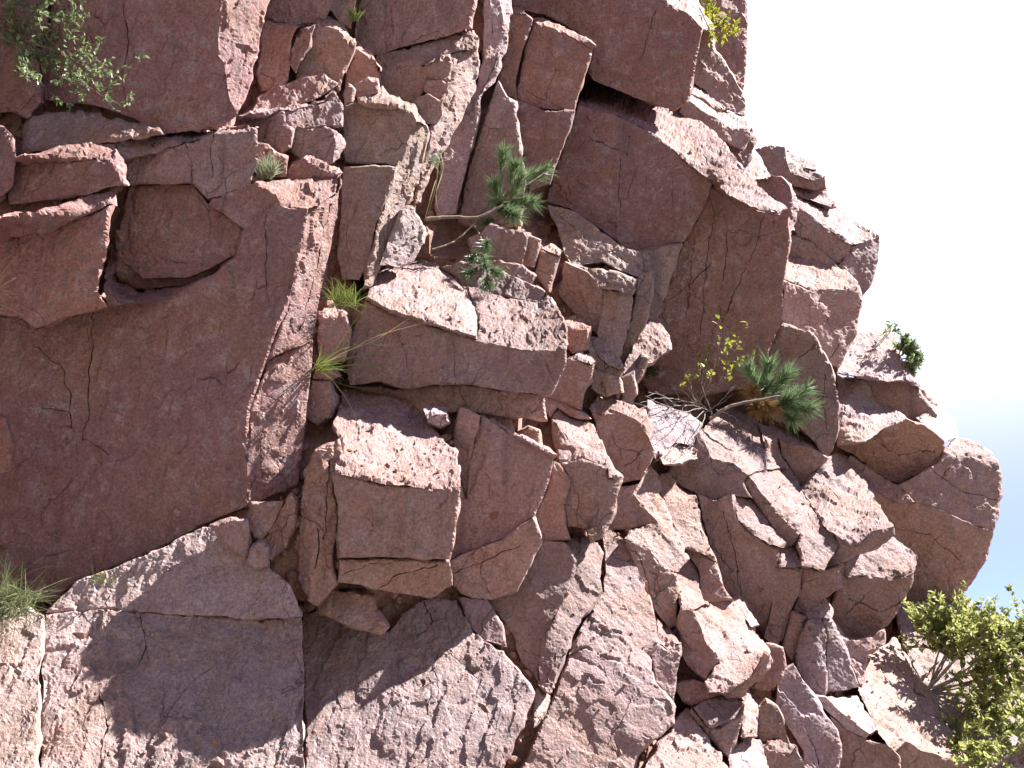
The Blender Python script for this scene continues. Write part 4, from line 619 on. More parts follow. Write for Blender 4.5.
('stone','dark pink stone at the bottom edge left of the purple slab','p',[[2.017,8.924,1.441],[2.166,9.024,1.501],[2.286,8.937,1.441],[2.222,8.902,1.366],[2.276,8.9,1.441],[2.36,8.914,1.26],[2.367,8.94,1.073],[2.042,8.98,1.07]],[[0.6,[0,1,2,3]],[0.4,[0,3,4,5,6,7]]],[]),
('rock_slab','rough sunlit rock at the bottom edge left of the chunky block','l',[[0.82,7.825,1.138],[0.992,8.138,1.344],[1.151,8.392,1.508],[1.259,8.57,1.623],[1.405,8.767,1.746],[1.455,8.588,1.609],[1.529,8.482,1.478],[1.565,8.368,1.408],[1.58,8.213,1.287],[1.549,7.998,1.128]],[[1.0,[0,1,2,3,4,5,6,7,8,9]]],[]),
('rock_block','broad stepped outcrop of bright sunlit slabs over a smooth brown face, below the pine','p',[[1.774,9.612,4.254],[2.2,10.55,4.73],[2.499,11.008,4.969],[2.456,9.987,3.974],[2.188,9.558,3.824],[1.865,9.526,3.96],[1.763,9.551,4.237],[2.081,9.542,3.935],[2.16,9.581,3.754],[2.228,9.596,3.605],[1.869,9.571,3.581],[1.717,9.581,3.64],[1.564,9.593,3.718],[1.459,9.591,3.851],[1.541,9.579,4.041],[1.706,9.54,4.089],[2.472,10.052,3.99],[2.552,10.23,4.258],[2.796,10.628,4.47],[2.816,10.645,4.28],[2.872,10.583,4.137],[2.536,10.194,4.013],[2.491,10.13,4.008],[2.548,10.243,4.025],[2.895,10.666,4.157],[2.959,10.551,3.919],[2.918,9.777,3.395],[2.977,9.685,3.304],[2.798,9.474,2.915],[2.571,9.352,2.942],[2.593,9.568,3.173],[2.658,9.607,3.281],[2.211,9.655,3.847],[2.431,9.654,3.532],[2.618,9.663,3.189],[2.248,9.684,3.624],[2.179,9.665,3.772],[2.039,9.569,3.637],[2.268,9.769,3.642],[2.4,9.697,3.362],[2.558,9.693,3.147],[2.403,9.479,3.122],[2.314,9.472,3.157],[2.201,9.475,3.221],[1.702,9.501,3.623],[1.853,9.489,3.564],[2.012,9.442,3.61],[2.063,9.499,3.381],[2.21,9.514,3.228],[2.323,9.511,3.164],[2.411,9.512,3.127],[2.421,9.568,2.964],[2.296,9.775,2.352],[2.123,9.743,2.581],[1.94,9.725,2.759],[1.869,9.65,3.04],[1.771,9.58,3.304],[2.451,9.67,3.153],[2.656,9.801,3.211],[2.609,9.49,2.962],[2.621,9.503,2.955],[2.393,9.458,2.948],[2.654,9.624,2.972],[2.624,9.644,2.767],[2.521,9.66,2.572],[2.435,9.691,2.311],[2.35,9.69,2.258],[2.272,9.674,2.345],[2.354,9.644,2.678],[2.648,9.633,2.982],[2.84,9.615,2.935],[2.988,9.576,2.983],[2.976,9.631,2.792],[2.822,9.699,2.684],[2.684,9.761,2.583],[2.572,9.784,2.585],[2.64,9.705,2.775],[3.252,10.62,4.22],[3.666,11.396,4.504],[3.908,11.393,4.365],[3.743,10.813,3.945],[3.555,9.728,3.368],[3.346,9.678,3.312],[3.173,9.64,3.176],[3.078,9.603,3.169],[2.905,9.732,3.387],[2.954,9.611,3.291],[3.094,9.654,3.178],[3.317,9.594,3.297],[3.499,9.574,3.339],[3.52,9.604,3.271],[3.392,9.672,3.153],[3.167,9.711,3.085],[3.04,9.746,3.008],[2.887,9.776,2.957],[3.023,9.662,3.179],[2.585,10.658,4.652],[2.752,10.744,4.644],[3.078,10.839,4.549],[3.277,10.948,4.534],[3.269,10.567,4.229],[3.117,10.612,4.358],[2.944,10.547,4.362],[2.782,10.575,4.455],[2.533,10.155,4.239],[3.087,10.51,4.331],[3.246,10.493,4.21],[3.22,10.516,4.195],[3.009,10.728,3.958]],[[0.8,[0,1,2,96,17,3,4,7,5]],[0.5,[6,5,7,4,8,9,37,10,11,12,13,14,15]],[0.5,[16,17,18,19,20,21]],[0.8,[32,22,23,24,25,26,27,95,28,29,30,31,33]],[0.35,[32,33,31,34,40,39,35,36]],[0.6,[37,38,39,40,41,42,43,47]],[0.3,[44,45,46,47,48,49,50,51,68,52,53,54,55,56]],[0.3,[57,40,58,59,60,61]],[0.3,[51,62,63,64,65,66,67,68]],[0.4,[69,70,71,72,73,74,75,76,62]],[0.8,[25,77,78,79,80,81,82,83,84,86,85]],[0.4,[86,87,83,88,89,90,91,92,93,94,95]],[0.4,[96,97,98,99,100,101,102,103,104]],[0.25,[103,102,105,106,107,108,24,19]]],[(0,[[2.118,10.198,4.479],[2.184,10.114,4.352],[2.245,10.021,4.224]]),(0,[[2.416,10.487,4.56],[2.391,10.261,4.365],[2.371,10.068,4.186]]),(3,[[2.522,10.052,3.879],[2.565,10.006,3.782],[2.606,9.958,3.686],[2.641,9.891,3.587],[2.672,9.812,3.487]]),(3,[[2.836,10.186,3.709],[2.816,10.006,3.573],[2.801,9.848,3.447],[2.796,9.729,3.33]]),(10,[[3.224,10.59,4.001],[3.251,10.489,3.875],[3.26,10.333,3.739],[3.259,10.154,3.603]]),(10,[[3.495,10.924,4.186],[3.513,10.828,4.069],[3.518,10.694,3.945],[3.51,10.527,3.818],[3.49,10.33,3.688]]),(10,[[3.07,10.364,3.796],[3.076,10.208,3.68],[3.078,10.049,3.566],[3.082,9.899,3.456]]),(6,[[1.941,9.503,3.456],[1.964,9.53,3.35],[1.988,9.558,3.245],[2.012,9.587,3.139],[2.036,9.616,3.034],[2.052,9.64,2.947],[2.067,9.665,2.86],[2.082,9.689,2.773],[2.097,9.714,2.685]])]),
('rock_block','bright square sunlit stone with a grey slope above it','p',[[1.512,8.872,2.526],[1.924,9.274,2.636],[2.05,9.239,2.429],[2.142,9.042,2.206],[2.061,8.649,2.126],[1.964,8.604,2.031],[1.798,8.53,1.906],[1.65,8.471,1.844],[1.528,8.437,1.858],[1.51,8.53,1.936],[1.66,8.652,2.095],[1.497,8.783,2.517],[1.562,8.72,2.255],[1.539,8.693,1.943],[1.443,8.813,2.025],[1.372,8.835,2.168],[1.359,8.84,2.377],[1.556,8.59,1.863],[1.675,8.6,1.848],[1.806,8.571,1.907],[1.943,8.511,2.026],[2.017,8.465,2.114],[2.013,8.514,2.011],[1.887,8.591,1.878],[1.813,8.634,1.804],[1.703,8.643,1.789],[1.575,8.621,1.826],[1.505,9.38,3.178],[1.653,9.334,3.063],[1.8,9.297,2.969],[1.848,9.216,2.715],[1.906,9.189,2.627],[1.726,9.198,2.611],[1.657,9.193,2.627],[1.63,9.296,2.925],[1.563,9.336,3.037],[1.433,9.236,2.873],[1.574,9.406,3.048],[1.637,9.335,2.931],[1.643,9.116,2.619],[1.71,9.114,2.602],[1.382,8.78,2.524],[1.396,8.989,2.688]],[[0.45,[0,32,1,2,3,4,5,6,7,8,9,10,12]],[0.5,[11,12,10,13,14,15,16,41]],[0.3,[17,18,19,20,21,22,23,24,25,26]],[0.35,[27,28,29,30,31,32,33,34,35]],[0.7,[36,37,38,39,40,11,41,42]]],[]),
('rock_block','rugged rib of rock with ragged lit edges above the upright pillar','p',[[1.102,9.002,3.605],[1.243,9.223,3.829],[1.333,9.246,3.752],[1.335,9.244,3.586],[1.392,9.17,3.319],[1.49,9.089,3.06],[0.887,8.966,3.571],[1.094,8.941,3.592],[1.06,8.964,3.526],[1.159,8.971,3.387],[1.259,8.977,3.266],[1.052,8.992,3.216],[0.796,9.03,3.197],[0.851,8.992,3.417],[1.041,8.899,3.2],[1.378,9.014,3.116],[1.511,9.042,2.949],[1.401,8.923,2.813],[1.17,8.837,3.002],[0.943,8.73,3.085],[1.165,8.796,2.996],[1.257,8.851,2.837],[1.395,8.888,2.808],[1.373,8.929,2.385],[1.302,8.914,2.351],[1.145,8.841,2.572],[1.015,8.765,2.883],[1.346,9.325,3.604],[1.311,9.418,3.773],[1.444,9.499,3.829],[1.546,9.482,3.694],[1.696,9.465,3.615],[1.739,9.405,3.273],[1.794,9.268,2.965],[1.642,9.273,3.054],[1.506,9.185,3.075],[1.404,9.25,3.334]],[[0.9,[0,1,2,3,4,5,15,10,9,8]],[0.4,[6,7,8,9,10,11,12,13]],[0.8,[19,14,10,15,5,16,17,21,18]],[0.3,[19,20,21,22,23,24,25,26]],[0.9,[27,28,29,30,31,32,33,34,35,36]]],[(4,[[1.622,9.426,3.551],[1.648,9.406,3.455],[1.674,9.392,3.361],[1.7,9.378,3.268],[1.723,9.346,3.172]]),(3,[[1.067,8.779,2.91],[1.097,8.797,2.829],[1.128,8.816,2.749],[1.158,8.834,2.669],[1.188,8.852,2.589]])]),
('stone','thin sunlit chip on the top corner of the bright square stone','l',[[1.956,9.425,2.662],[2.022,9.483,2.686],[2.077,9.294,2.519],[2.088,9.178,2.423],[2.023,9.124,2.402]],[[0.4,[0,1,2,3,4]]],[]),
('rock_block','brown boulder with a crumbly sunlit crest, right of the white topped block','b',[[0.694,8.948,4.283],[0.771,9.089,4.458],[0.998,9.106,4.397],[1.205,9.117,4.334],[1.234,8.981,4.135],[1.207,8.887,3.963],[0.961,8.962,4.259],[0.815,8.938,4.206],[0.957,8.926,4.249],[1.132,8.932,4.158],[1.213,8.93,3.975],[1.254,8.942,3.869],[1.217,8.96,3.775],[1.128,8.989,3.647],[0.963,9.012,3.626],[0.913,9.003,3.731],[0.828,8.997,3.847],[0.761,8.979,4.033]],[[0.9,[0,1,2,3,4,5,9,6,7]],[0.35,[0,7,8,9,10,11,12,13,14,15,16,17]]],[(1,[[1.146,8.951,3.899],[1.08,8.972,3.814],[0.966,8.991,3.773]])]),
('rock_block','block with a dazzling white top in the centre, right of the pointed slab','p',[[0.332,8.583,4.085],[0.394,8.803,4.239],[0.566,8.789,4.135],[0.68,8.8,4.12],[0.766,8.391,3.78],[0.783,8.238,3.658],[0.869,8.113,3.464],[0.761,8.062,3.444],[0.76,8.108,3.552],[0.562,8.202,3.64],[0.553,8.293,3.73],[0.386,8.485,3.995],[0.33,8.541,4.073],[0.384,8.443,3.984],[0.477,8.361,3.832],[0.386,8.231,3.606],[0.361,8.345,3.786],[0.383,8.155,3.588],[0.557,8.13,3.622],[0.768,8.133,3.46],[0.726,8.148,3.327],[0.613,8.197,3.058],[0.441,8.214,3.093],[0.411,8.195,3.256],[0.46,8.161,3.451],[0.875,8.171,3.477],[0.849,8.18,3.374],[0.805,8.189,3.199],[0.728,8.19,3.009],[0.623,8.168,2.935],[0.593,8.145,3.049],[0.609,8.152,3.05],[0.668,8.164,3.17]],[[0.6,[0,1,2,3,4,5,6,7,8,9,10,14,11]],[0.9,[12,13,14,10,9,15,16]],[0.22,[17,18,8,19,20,32,21,22,23,24]],[0.25,[19,25,26,27,28,29,30,31,32,20]]],[]),
('rock_slab','dark narrow shelf above the dazzling white top','g',[[0.246,8.796,4.375],[0.385,8.775,4.331],[0.689,8.691,4.116],[0.568,8.695,4.108],[0.391,8.742,4.221],[0.336,8.704,4.12],[0.286,8.739,4.202]],[[0.35,[0,1,2,3,4,5,6]]],[]),
('rock_slab','pointed upright slab in the centre with a thin sunlit edge and brown left side','p',[[-0.393,7.602,3.895],[-0.24,7.566,3.806],[-0.351,7.903,3.236],[-0.39,7.871,3.338],[-0.442,7.764,3.602],[-0.432,7.663,3.787],[-0.244,7.69,3.842],[-0.053,7.684,3.73],[0.136,7.672,3.609],[0.308,7.661,3.506],[0.293,7.71,3.364],[0.247,7.733,3.239],[0.172,7.762,3.093],[-0.089,7.804,2.913],[-0.314,7.842,2.837],[-0.463,7.871,2.767],[-0.451,7.839,2.994],[-0.415,7.809,3.178],[-0.386,7.789,3.32],[-0.347,7.801,3.215],[-0.318,7.757,3.49],[-0.404,7.809,3.958],[-0.388,7.955,4.026],[-0.046,7.682,3.753],[0.311,7.387,3.46],[0.298,7.419,3.446],[0.133,7.521,3.57],[-0.053,7.645,3.719],[-0.246,7.758,3.862]],[[0.3,[0,1,20,2,3,4,5]],[0.2,[6,7,8,9,10,11,12,13,14,15,16,17,18,19,20]],[0.4,[21,22,23,24,25,26,27,28]]],[]),
('stone',"small stone on the ledge just behind the pointed slab's tip",'p',[[-0.264,8.061,3.967],[-0.16,8.046,3.987],[-0.016,8.038,3.919],[0.008,8.05,3.815],[-0.096,8.057,3.85]],[[0.4,[0,1,2,3,4]]],[]),
('stone','tan stone on the ledge behind the middle of the pointed slab','o',[[0.024,8.216,3.852],[0.138,8.194,3.905],[0.226,8.188,3.87],[0.234,8.209,3.717],[0.113,8.217,3.768]],[[0.4,[0,1,2,3,4]]],[]),
('stone',"loose pale stone lying at the back of the sunlit cube's top",'l',[[-0.59,7.606,3.881],[-0.499,7.61,3.866],[-0.479,7.54,3.814],[-0.623,7.478,3.78],[-0.659,7.54,3.853],[-0.627,7.529,3.795],[-0.477,7.513,3.806],[-0.469,7.519,3.746],[-0.536,7.531,3.718],[-0.634,7.539,3.751]],[[0.4,[4,0,1,2,3]],[0.3,[4,5,6,7,8,9]]],[]),
('rock_block','shaded rock filling between the pointed slab and the white topped block','p',[[0.326,8.127,3.605],[0.381,8.125,3.58],[0.459,8.135,3.445],[0.41,8.168,3.251],[0.44,8.188,3.088],[0.47,8.199,2.979],[0.22,8.231,2.969],[0.181,8.176,3.173],[0.261,8.161,3.33],[0.309,8.136,3.461]],[[0.3,[0,1,2,3,4,5,6,7,8,9]]],[]),
('rock_block','cube shaped block in the centre with a half sunlit rough top','p',[[-1.302,7.355,3.676],[-1.347,7.97,4.164],[-1.136,8.007,4.151],[-0.854,8.003,4.091],[-0.679,7.879,3.865],[-0.491,7.452,3.59],[-0.406,7.383,3.519],[-0.543,6.829,3.094],[-0.741,6.818,3.099],[-0.874,6.82,3.113],[-1.065,6.84,3.171],[-1.203,6.855,3.216],[-1.183,7.013,3.387],[-1.207,7.171,3.514],[-1.211,6.897,3.226],[-1.073,6.886,3.182],[-0.881,6.871,3.124],[-0.745,6.858,3.107],[-0.331,6.822,3.1],[-0.356,6.838,2.929],[-0.399,6.893,2.622],[-0.604,6.915,2.632],[-0.838,6.939,2.655],[-1.14,6.975,2.647],[-1.163,6.959,2.771],[-1.156,6.925,3.0],[-1.201,6.919,3.1],[-1.145,7.008,2.652],[-0.845,6.999,2.664],[-0.612,7.008,2.645],[-0.406,7.01,2.639],[-0.397,7.132,2.49],[-0.551,7.153,2.406],[-0.785,7.135,2.437],[-1.018,7.106,2.486],[-1.171,7.095,2.505]],[[0.8,[0,1,2,3,4,5,6,18,7,8,9,10,11,12,13]],[0.25,[14,15,16,17,7,18,19,20,21,22,23,24,25,26]],[0.35,[27,28,29,30,31,32,33,34,35]]],[(2,[[-1.129,7.066,2.554],[-1.037,7.042,2.594],[-0.946,7.018,2.634],[-0.872,7.014,2.64],[-0.799,7.01,2.646]]),(2,[[-0.884,7.102,2.493],[-0.816,7.084,2.523],[-0.748,7.065,2.554],[-0.681,7.047,2.585],[-0.614,7.042,2.593],[-0.547,7.037,2.601],[-0.48,7.032,2.609]])]),
('rock_block','dark underside rock below the pointed slab','p',[[-0.458,7.788,2.754],[-0.31,7.75,2.822],[-0.088,7.707,2.896],[0.169,7.625,3.067],[0.221,7.711,2.882],[0.155,7.77,2.781],[0.037,7.909,2.542],[-0.164,7.941,2.487],[-0.253,7.945,2.48],[-0.387,7.917,2.529],[-0.437,7.859,2.58]],[[0.4,[0,1,2,3,4,5,6,7,8,9,10]]],[(0,[[-0.414,7.821,2.678],[-0.331,7.809,2.711],[-0.246,7.793,2.743],[-0.163,7.776,2.775],[-0.089,7.759,2.804],[-0.015,7.744,2.834],[0.059,7.728,2.863]])]),
('rock_slab','dark layer of rock under the block with the white dome','p',[[-1.382,8.03,4.192],[-1.056,7.992,4.18],[-0.934,7.983,4.143],[-0.652,7.938,4.171],[-0.412,7.91,4.162],[-0.174,7.886,4.129],[0.063,7.863,4.089],[0.258,7.85,4.052],[0.281,7.874,3.863],[0.063,7.898,3.886],[-0.133,7.919,3.909],[-0.371,7.94,3.964],[-0.529,7.963,3.938],[-0.688,7.985,3.895],[-0.851,7.984,4.06],[-1.136,8.009,4.135]],[[0.4,[0,1,2,3,4,5,6,7,8,9,10,11,12,13,14,15]]],[]),
('rock_block','wide block with a white domed top under the pine, shadowed by its branches','p',[[-1.156,7.699,4.809],[-0.96,7.688,4.686],[-0.641,7.667,4.568],[-0.264,7.643,4.442],[0.0,7.625,4.378],[0.413,7.594,4.22],[0.29,7.644,3.979],[0.061,7.671,4.028],[-0.169,7.693,4.067],[-0.402,7.717,4.099],[-0.636,7.745,4.108],[-0.791,7.762,4.073],[-0.91,7.773,4.101],[-1.029,7.78,4.152],[-1.267,7.813,4.122],[-1.31,7.8,4.25],[-1.277,7.762,4.487],[-1.225,7.733,4.644],[-1.149,7.654,4.79],[-1.175,8.155,5.218],[-1.072,8.454,5.428],[-0.843,8.805,5.636],[-0.654,8.743,5.558],[-0.481,8.602,5.368],[-0.283,7.928,4.721],[-0.262,7.588,4.422],[-0.632,7.562,4.527],[-0.946,7.572,4.639],[-0.644,8.611,5.499],[-0.461,8.518,5.505],[-0.194,8.474,5.427],[0.07,8.422,5.308],[0.24,8.324,5.06],[-0.06,8.374,5.119],[-0.477,8.529,5.336],[-0.349,8.273,5.039],[-0.348,8.435,5.219],[-0.06,8.338,5.103],[0.238,8.273,5.039],[0.293,8.346,5.162],[0.394,8.013,4.842],[0.443,7.768,4.573],[0.422,7.574,4.351],[0.215,7.596,4.343]],[[0.22,[0,1,2,3,4,43,42,5,6,7,8,9,10,11,12,13,14,15,16,17]],[0.2,[18,19,20,21,22,23,35,24,25,26,27],0.12],[0.5,[28,29,30,31,39,32,33,36,34]],[0.8,[3,24,35,34,36,37,38,39,40,41,42,43,4]]],[]),
('stone','small brown block beside the right end of the domed block','b',[[0.445,8.9,5.094],[0.583,9.052,5.183],[0.597,8.887,5.001],[0.707,8.888,5.041],[0.695,8.909,4.827],[0.542,8.932,4.797],[0.489,8.928,4.872]],[[0.5,[0,1,3,2]],[0.4,[0,2,3,4,5,6]]],[]),
('rock_block','pink square block with a white lit top just right of the domed block','p',[[0.636,8.854,4.788],[0.733,8.65,4.621],[0.674,8.578,4.56],[0.497,8.639,4.655],[0.677,8.621,4.575],[0.73,8.614,4.609],[0.684,8.641,4.444],[0.587,8.69,4.187],[0.304,8.707,4.31],[0.366,8.676,4.474]],[[0.4,[3,0,1,2]],[0.25,[3,4,5,6,7,8,9]]],[]),
('rock_slab','smooth shaded slab at the bottom centre with a sunlit lower part','g',[[-1.515,7.751,2.373],[-1.396,7.768,2.396],[-1.214,7.77,2.382],[-0.89,7.717,2.236],[-0.814,7.779,2.362],[-0.641,7.848,2.491],[-0.413,7.859,2.493],[-0.29,7.78,2.262],[-0.216,7.747,2.182],[-0.057,7.701,2.116],[0.021,7.652,2.003],[0.125,7.589,1.859],[0.145,7.562,1.798],[0.123,7.521,1.712],[0.081,7.458,1.582],[-0.066,7.334,1.333],[-0.142,7.256,1.172],[-1.297,7.086,1.182],[-1.427,7.502,1.83]],[[0.6,[0,1,2,3,4,5,6,7,8,9,10,11,12,13,14,15,16,17,18]]],[(0,[[-0.64,7.841,2.476],[-0.61,7.811,2.401],[-0.581,7.782,2.326],[-0.638,7.745,2.252],[-0.694,7.709,2.179]]),(0,[[-0.567,7.552,1.831],[-0.568,7.51,1.748],[-0.57,7.468,1.666]])]),
('stone','small triangular shaded plate between two cracks at the bottom centre','g',[[-0.41,7.94,2.509],[-0.253,7.927,2.493],[-0.186,7.927,2.486],[-0.081,7.861,2.312],[-0.036,7.803,2.137],[-0.218,7.826,2.188],[-0.292,7.856,2.269]],[[0.35,[0,1,2,3,4,5,6]]],[]),
('rock_slab','tilted rock between two diagonal cracks at the bottom centre, lit on its right','p',[[-0.19,8.084,2.503],[-0.03,8.094,2.564],[0.038,8.095,2.58],[0.162,8.116,2.841],[0.233,8.125,2.959],[0.419,8.134,2.953],[0.501,8.121,2.811],[0.443,8.101,2.618],[0.247,8.059,2.206],[0.184,8.029,1.902],[0.074,8.052,2.046],[0.0,8.068,2.25],[-0.06,8.075,2.339],[0.428,8.305,2.981],[0.488,8.502,3.063],[0.702,8.552,3.014],[0.736,8.499,2.908],[0.693,8.346,2.688],[0.702,8.287,2.587],[0.519,8.067,2.346],[0.377,7.846,2.077],[0.244,7.627,1.807],[0.179,7.796,1.893],[0.243,7.943,2.197],[0.363,8.075,2.428],[0.447,8.169,2.627],[0.51,8.265,2.833]],[[0.4,[0,1,2,3,4,5,6,7,24,8,9,10,11,12]],[0.9,[13,14,15,16,17,18,19,20,21,22,23,24,25,26]]],[(1,[[0.32,7.866,2.085],[0.277,7.807,1.994],[0.235,7.752,1.905]])]),
('stone','tiny upright wedge in the forked crack at the bottom','l',[[0.18,7.856,1.847],[0.273,7.857,1.792],[0.241,7.784,1.695],[0.146,7.673,1.575],[0.156,7.774,1.729]],[[0.4,[0,1,2,3,4]]],[]),
('rock_block','big rock at the bottom with a bumpy sunlit shoulder, right of the diagonal crack','p',[[0.73,8.524,2.624],[0.775,8.629,2.765],[0.778,8.782,3.01],[0.756,8.867,3.16],[0.856,8.933,3.206],[1.001,8.893,3.054],[1.017,8.786,2.886],[1.094,8.716,2.712],[1.122,8.609,2.522],[1.164,8.604,2.403],[1.13,8.408,2.194],[1.077,8.385,2.117],[0.815,8.193,2.039],[0.666,8.188,2.105],[0.553,8.185,2.156],[0.427,8.114,2.1],[0.557,8.294,2.359],[0.43,8.16,2.103],[0.965,8.198,1.974],[1.075,8.202,1.909],[1.208,8.147,1.714],[1.192,8.116,1.615],[1.079,8.073,1.518],[0.923,8.023,1.416],[0.803,7.924,1.132],[0.0,7.824,1.138],[0.064,7.884,1.313],[0.187,7.968,1.546],[0.301,8.054,1.79]],[[1.0,[0,1,2,3,4,5,6,7,8,9,10,11,19,18,12,13,14,15,16]],[0.35,[17,14,13,12,18,19,20,21,22,23,24,25,26,27,28]]],[(1,[[0.709,8.026,1.498],[0.75,8.052,1.567],[0.791,8.078,1.636],[0.833,8.104,1.706],[0.875,8.131,1.778],[0.953,8.152,1.814],[1.032,8.175,1.85]])]),
('rock_block','upright pillar with a crumbly lit top beside the bumpy shoulder','p',[[1.182,8.733,2.415],[1.292,8.847,2.345],[1.349,8.611,2.224],[1.149,8.542,2.227],[1.144,8.509,2.224],[1.233,8.541,2.165],[1.342,8.568,2.221],[1.339,8.578,2.114],[1.281,8.595,1.848],[1.261,8.602,1.743],[1.118,8.527,1.921],[1.092,8.5,2.124]],[[0.9,[0,1,2,5,3]],[0.3,[4,5,6,7,8,9,10,11]]],[]),
('rock_block','dark red recess rock left of the bright square stone','r',[[1.351,8.96,2.355],[1.519,8.918,2.514],[1.621,8.962,2.112],[1.728,8.974,1.938],[1.578,9.011,1.797],[1.321,9.033,1.86]],[[0.5,[0,1,2,3,4,5]]],[]),
('stone','flat stone lying loose below the sunlit cube','p',[[-1.277,7.289,2.489],[-0.941,7.258,2.445],[-0.919,7.224,2.341],[-0.823,7.19,2.219],[-0.982,7.208,2.266],[-1.161,7.227,2.301],[-1.34,7.251,2.397],[-1.289,7.243,2.356],[-0.858,7.211,2.175],[-1.161,7.235,2.262],[-1.321,7.246,2.323]],[[0.3,[6,0,1,2,3,4,5,7]],[0.35,[6,7,5,4,3,8,9,10]]],[]),
('rock_block','pale rock behind the leafy bush at the right edge','l',[[4.161,11.643,2.879],[4.477,11.696,2.885],[4.817,11.729,2.867],[5.073,11.845,2.945],[5.081,11.528,2.623],[5.114,11.311,2.399],[5.298,11.276,2.336],[5.624,11.149,2.158],[5.168,10.44,1.512],[4.599,10.226,1.383],[4.21,9.965,1.178],[4.036,9.916,1.155],[4.14,10.244,1.47],[4.099,10.522,1.756],[4.043,10.899,2.145],[4.035,11.137,2.387]],[[0.7,[0,1,2,3,4,5,6,7,8,9,10,11,12,13,14,15]]],[(0,[[4.485,11.293,2.449],[4.482,11.188,2.34],[4.479,11.085,2.234],[4.476,10.983,2.13],[4.473,10.883,2.029]]),(0,[[4.815,11.241,2.343],[4.776,11.133,2.237],[4.737,11.027,2.132],[4.699,10.922,2.03],[4.661,10.819,1.931],[4.624,10.717,1.834]])]),
('stone','sunlit stone in the bottom right corner below the bush','l',[[4.301,10.3,0.992],[4.491,10.48,1.271],[4.74,10.576,1.393],[5.222,10.738,1.592],[4.943,10.36,0.989]],[[0.6,[0,1,2,3,4]]],[]),
]

CAT = dict(rock_block='rock block', rock_slab='rock slab', stone='stone')
GRP = dict(rock_block='jointed blocks of the granite cliff', rock_slab='slabs of the granite cliff', stone='stones lodged in the cliff')
FRONTS, NORMALS = [], []
for i, (nm, lab, tint, verts, facets, cracks) in enumerate(ROCKS):
    o, q, vn = build_rock(nm, verts, facets, cracks, tint, i)
    FRONTS.append(q); NORMALS.append(vn)
    set_props(o, lab, CAT[nm], GRP[nm])

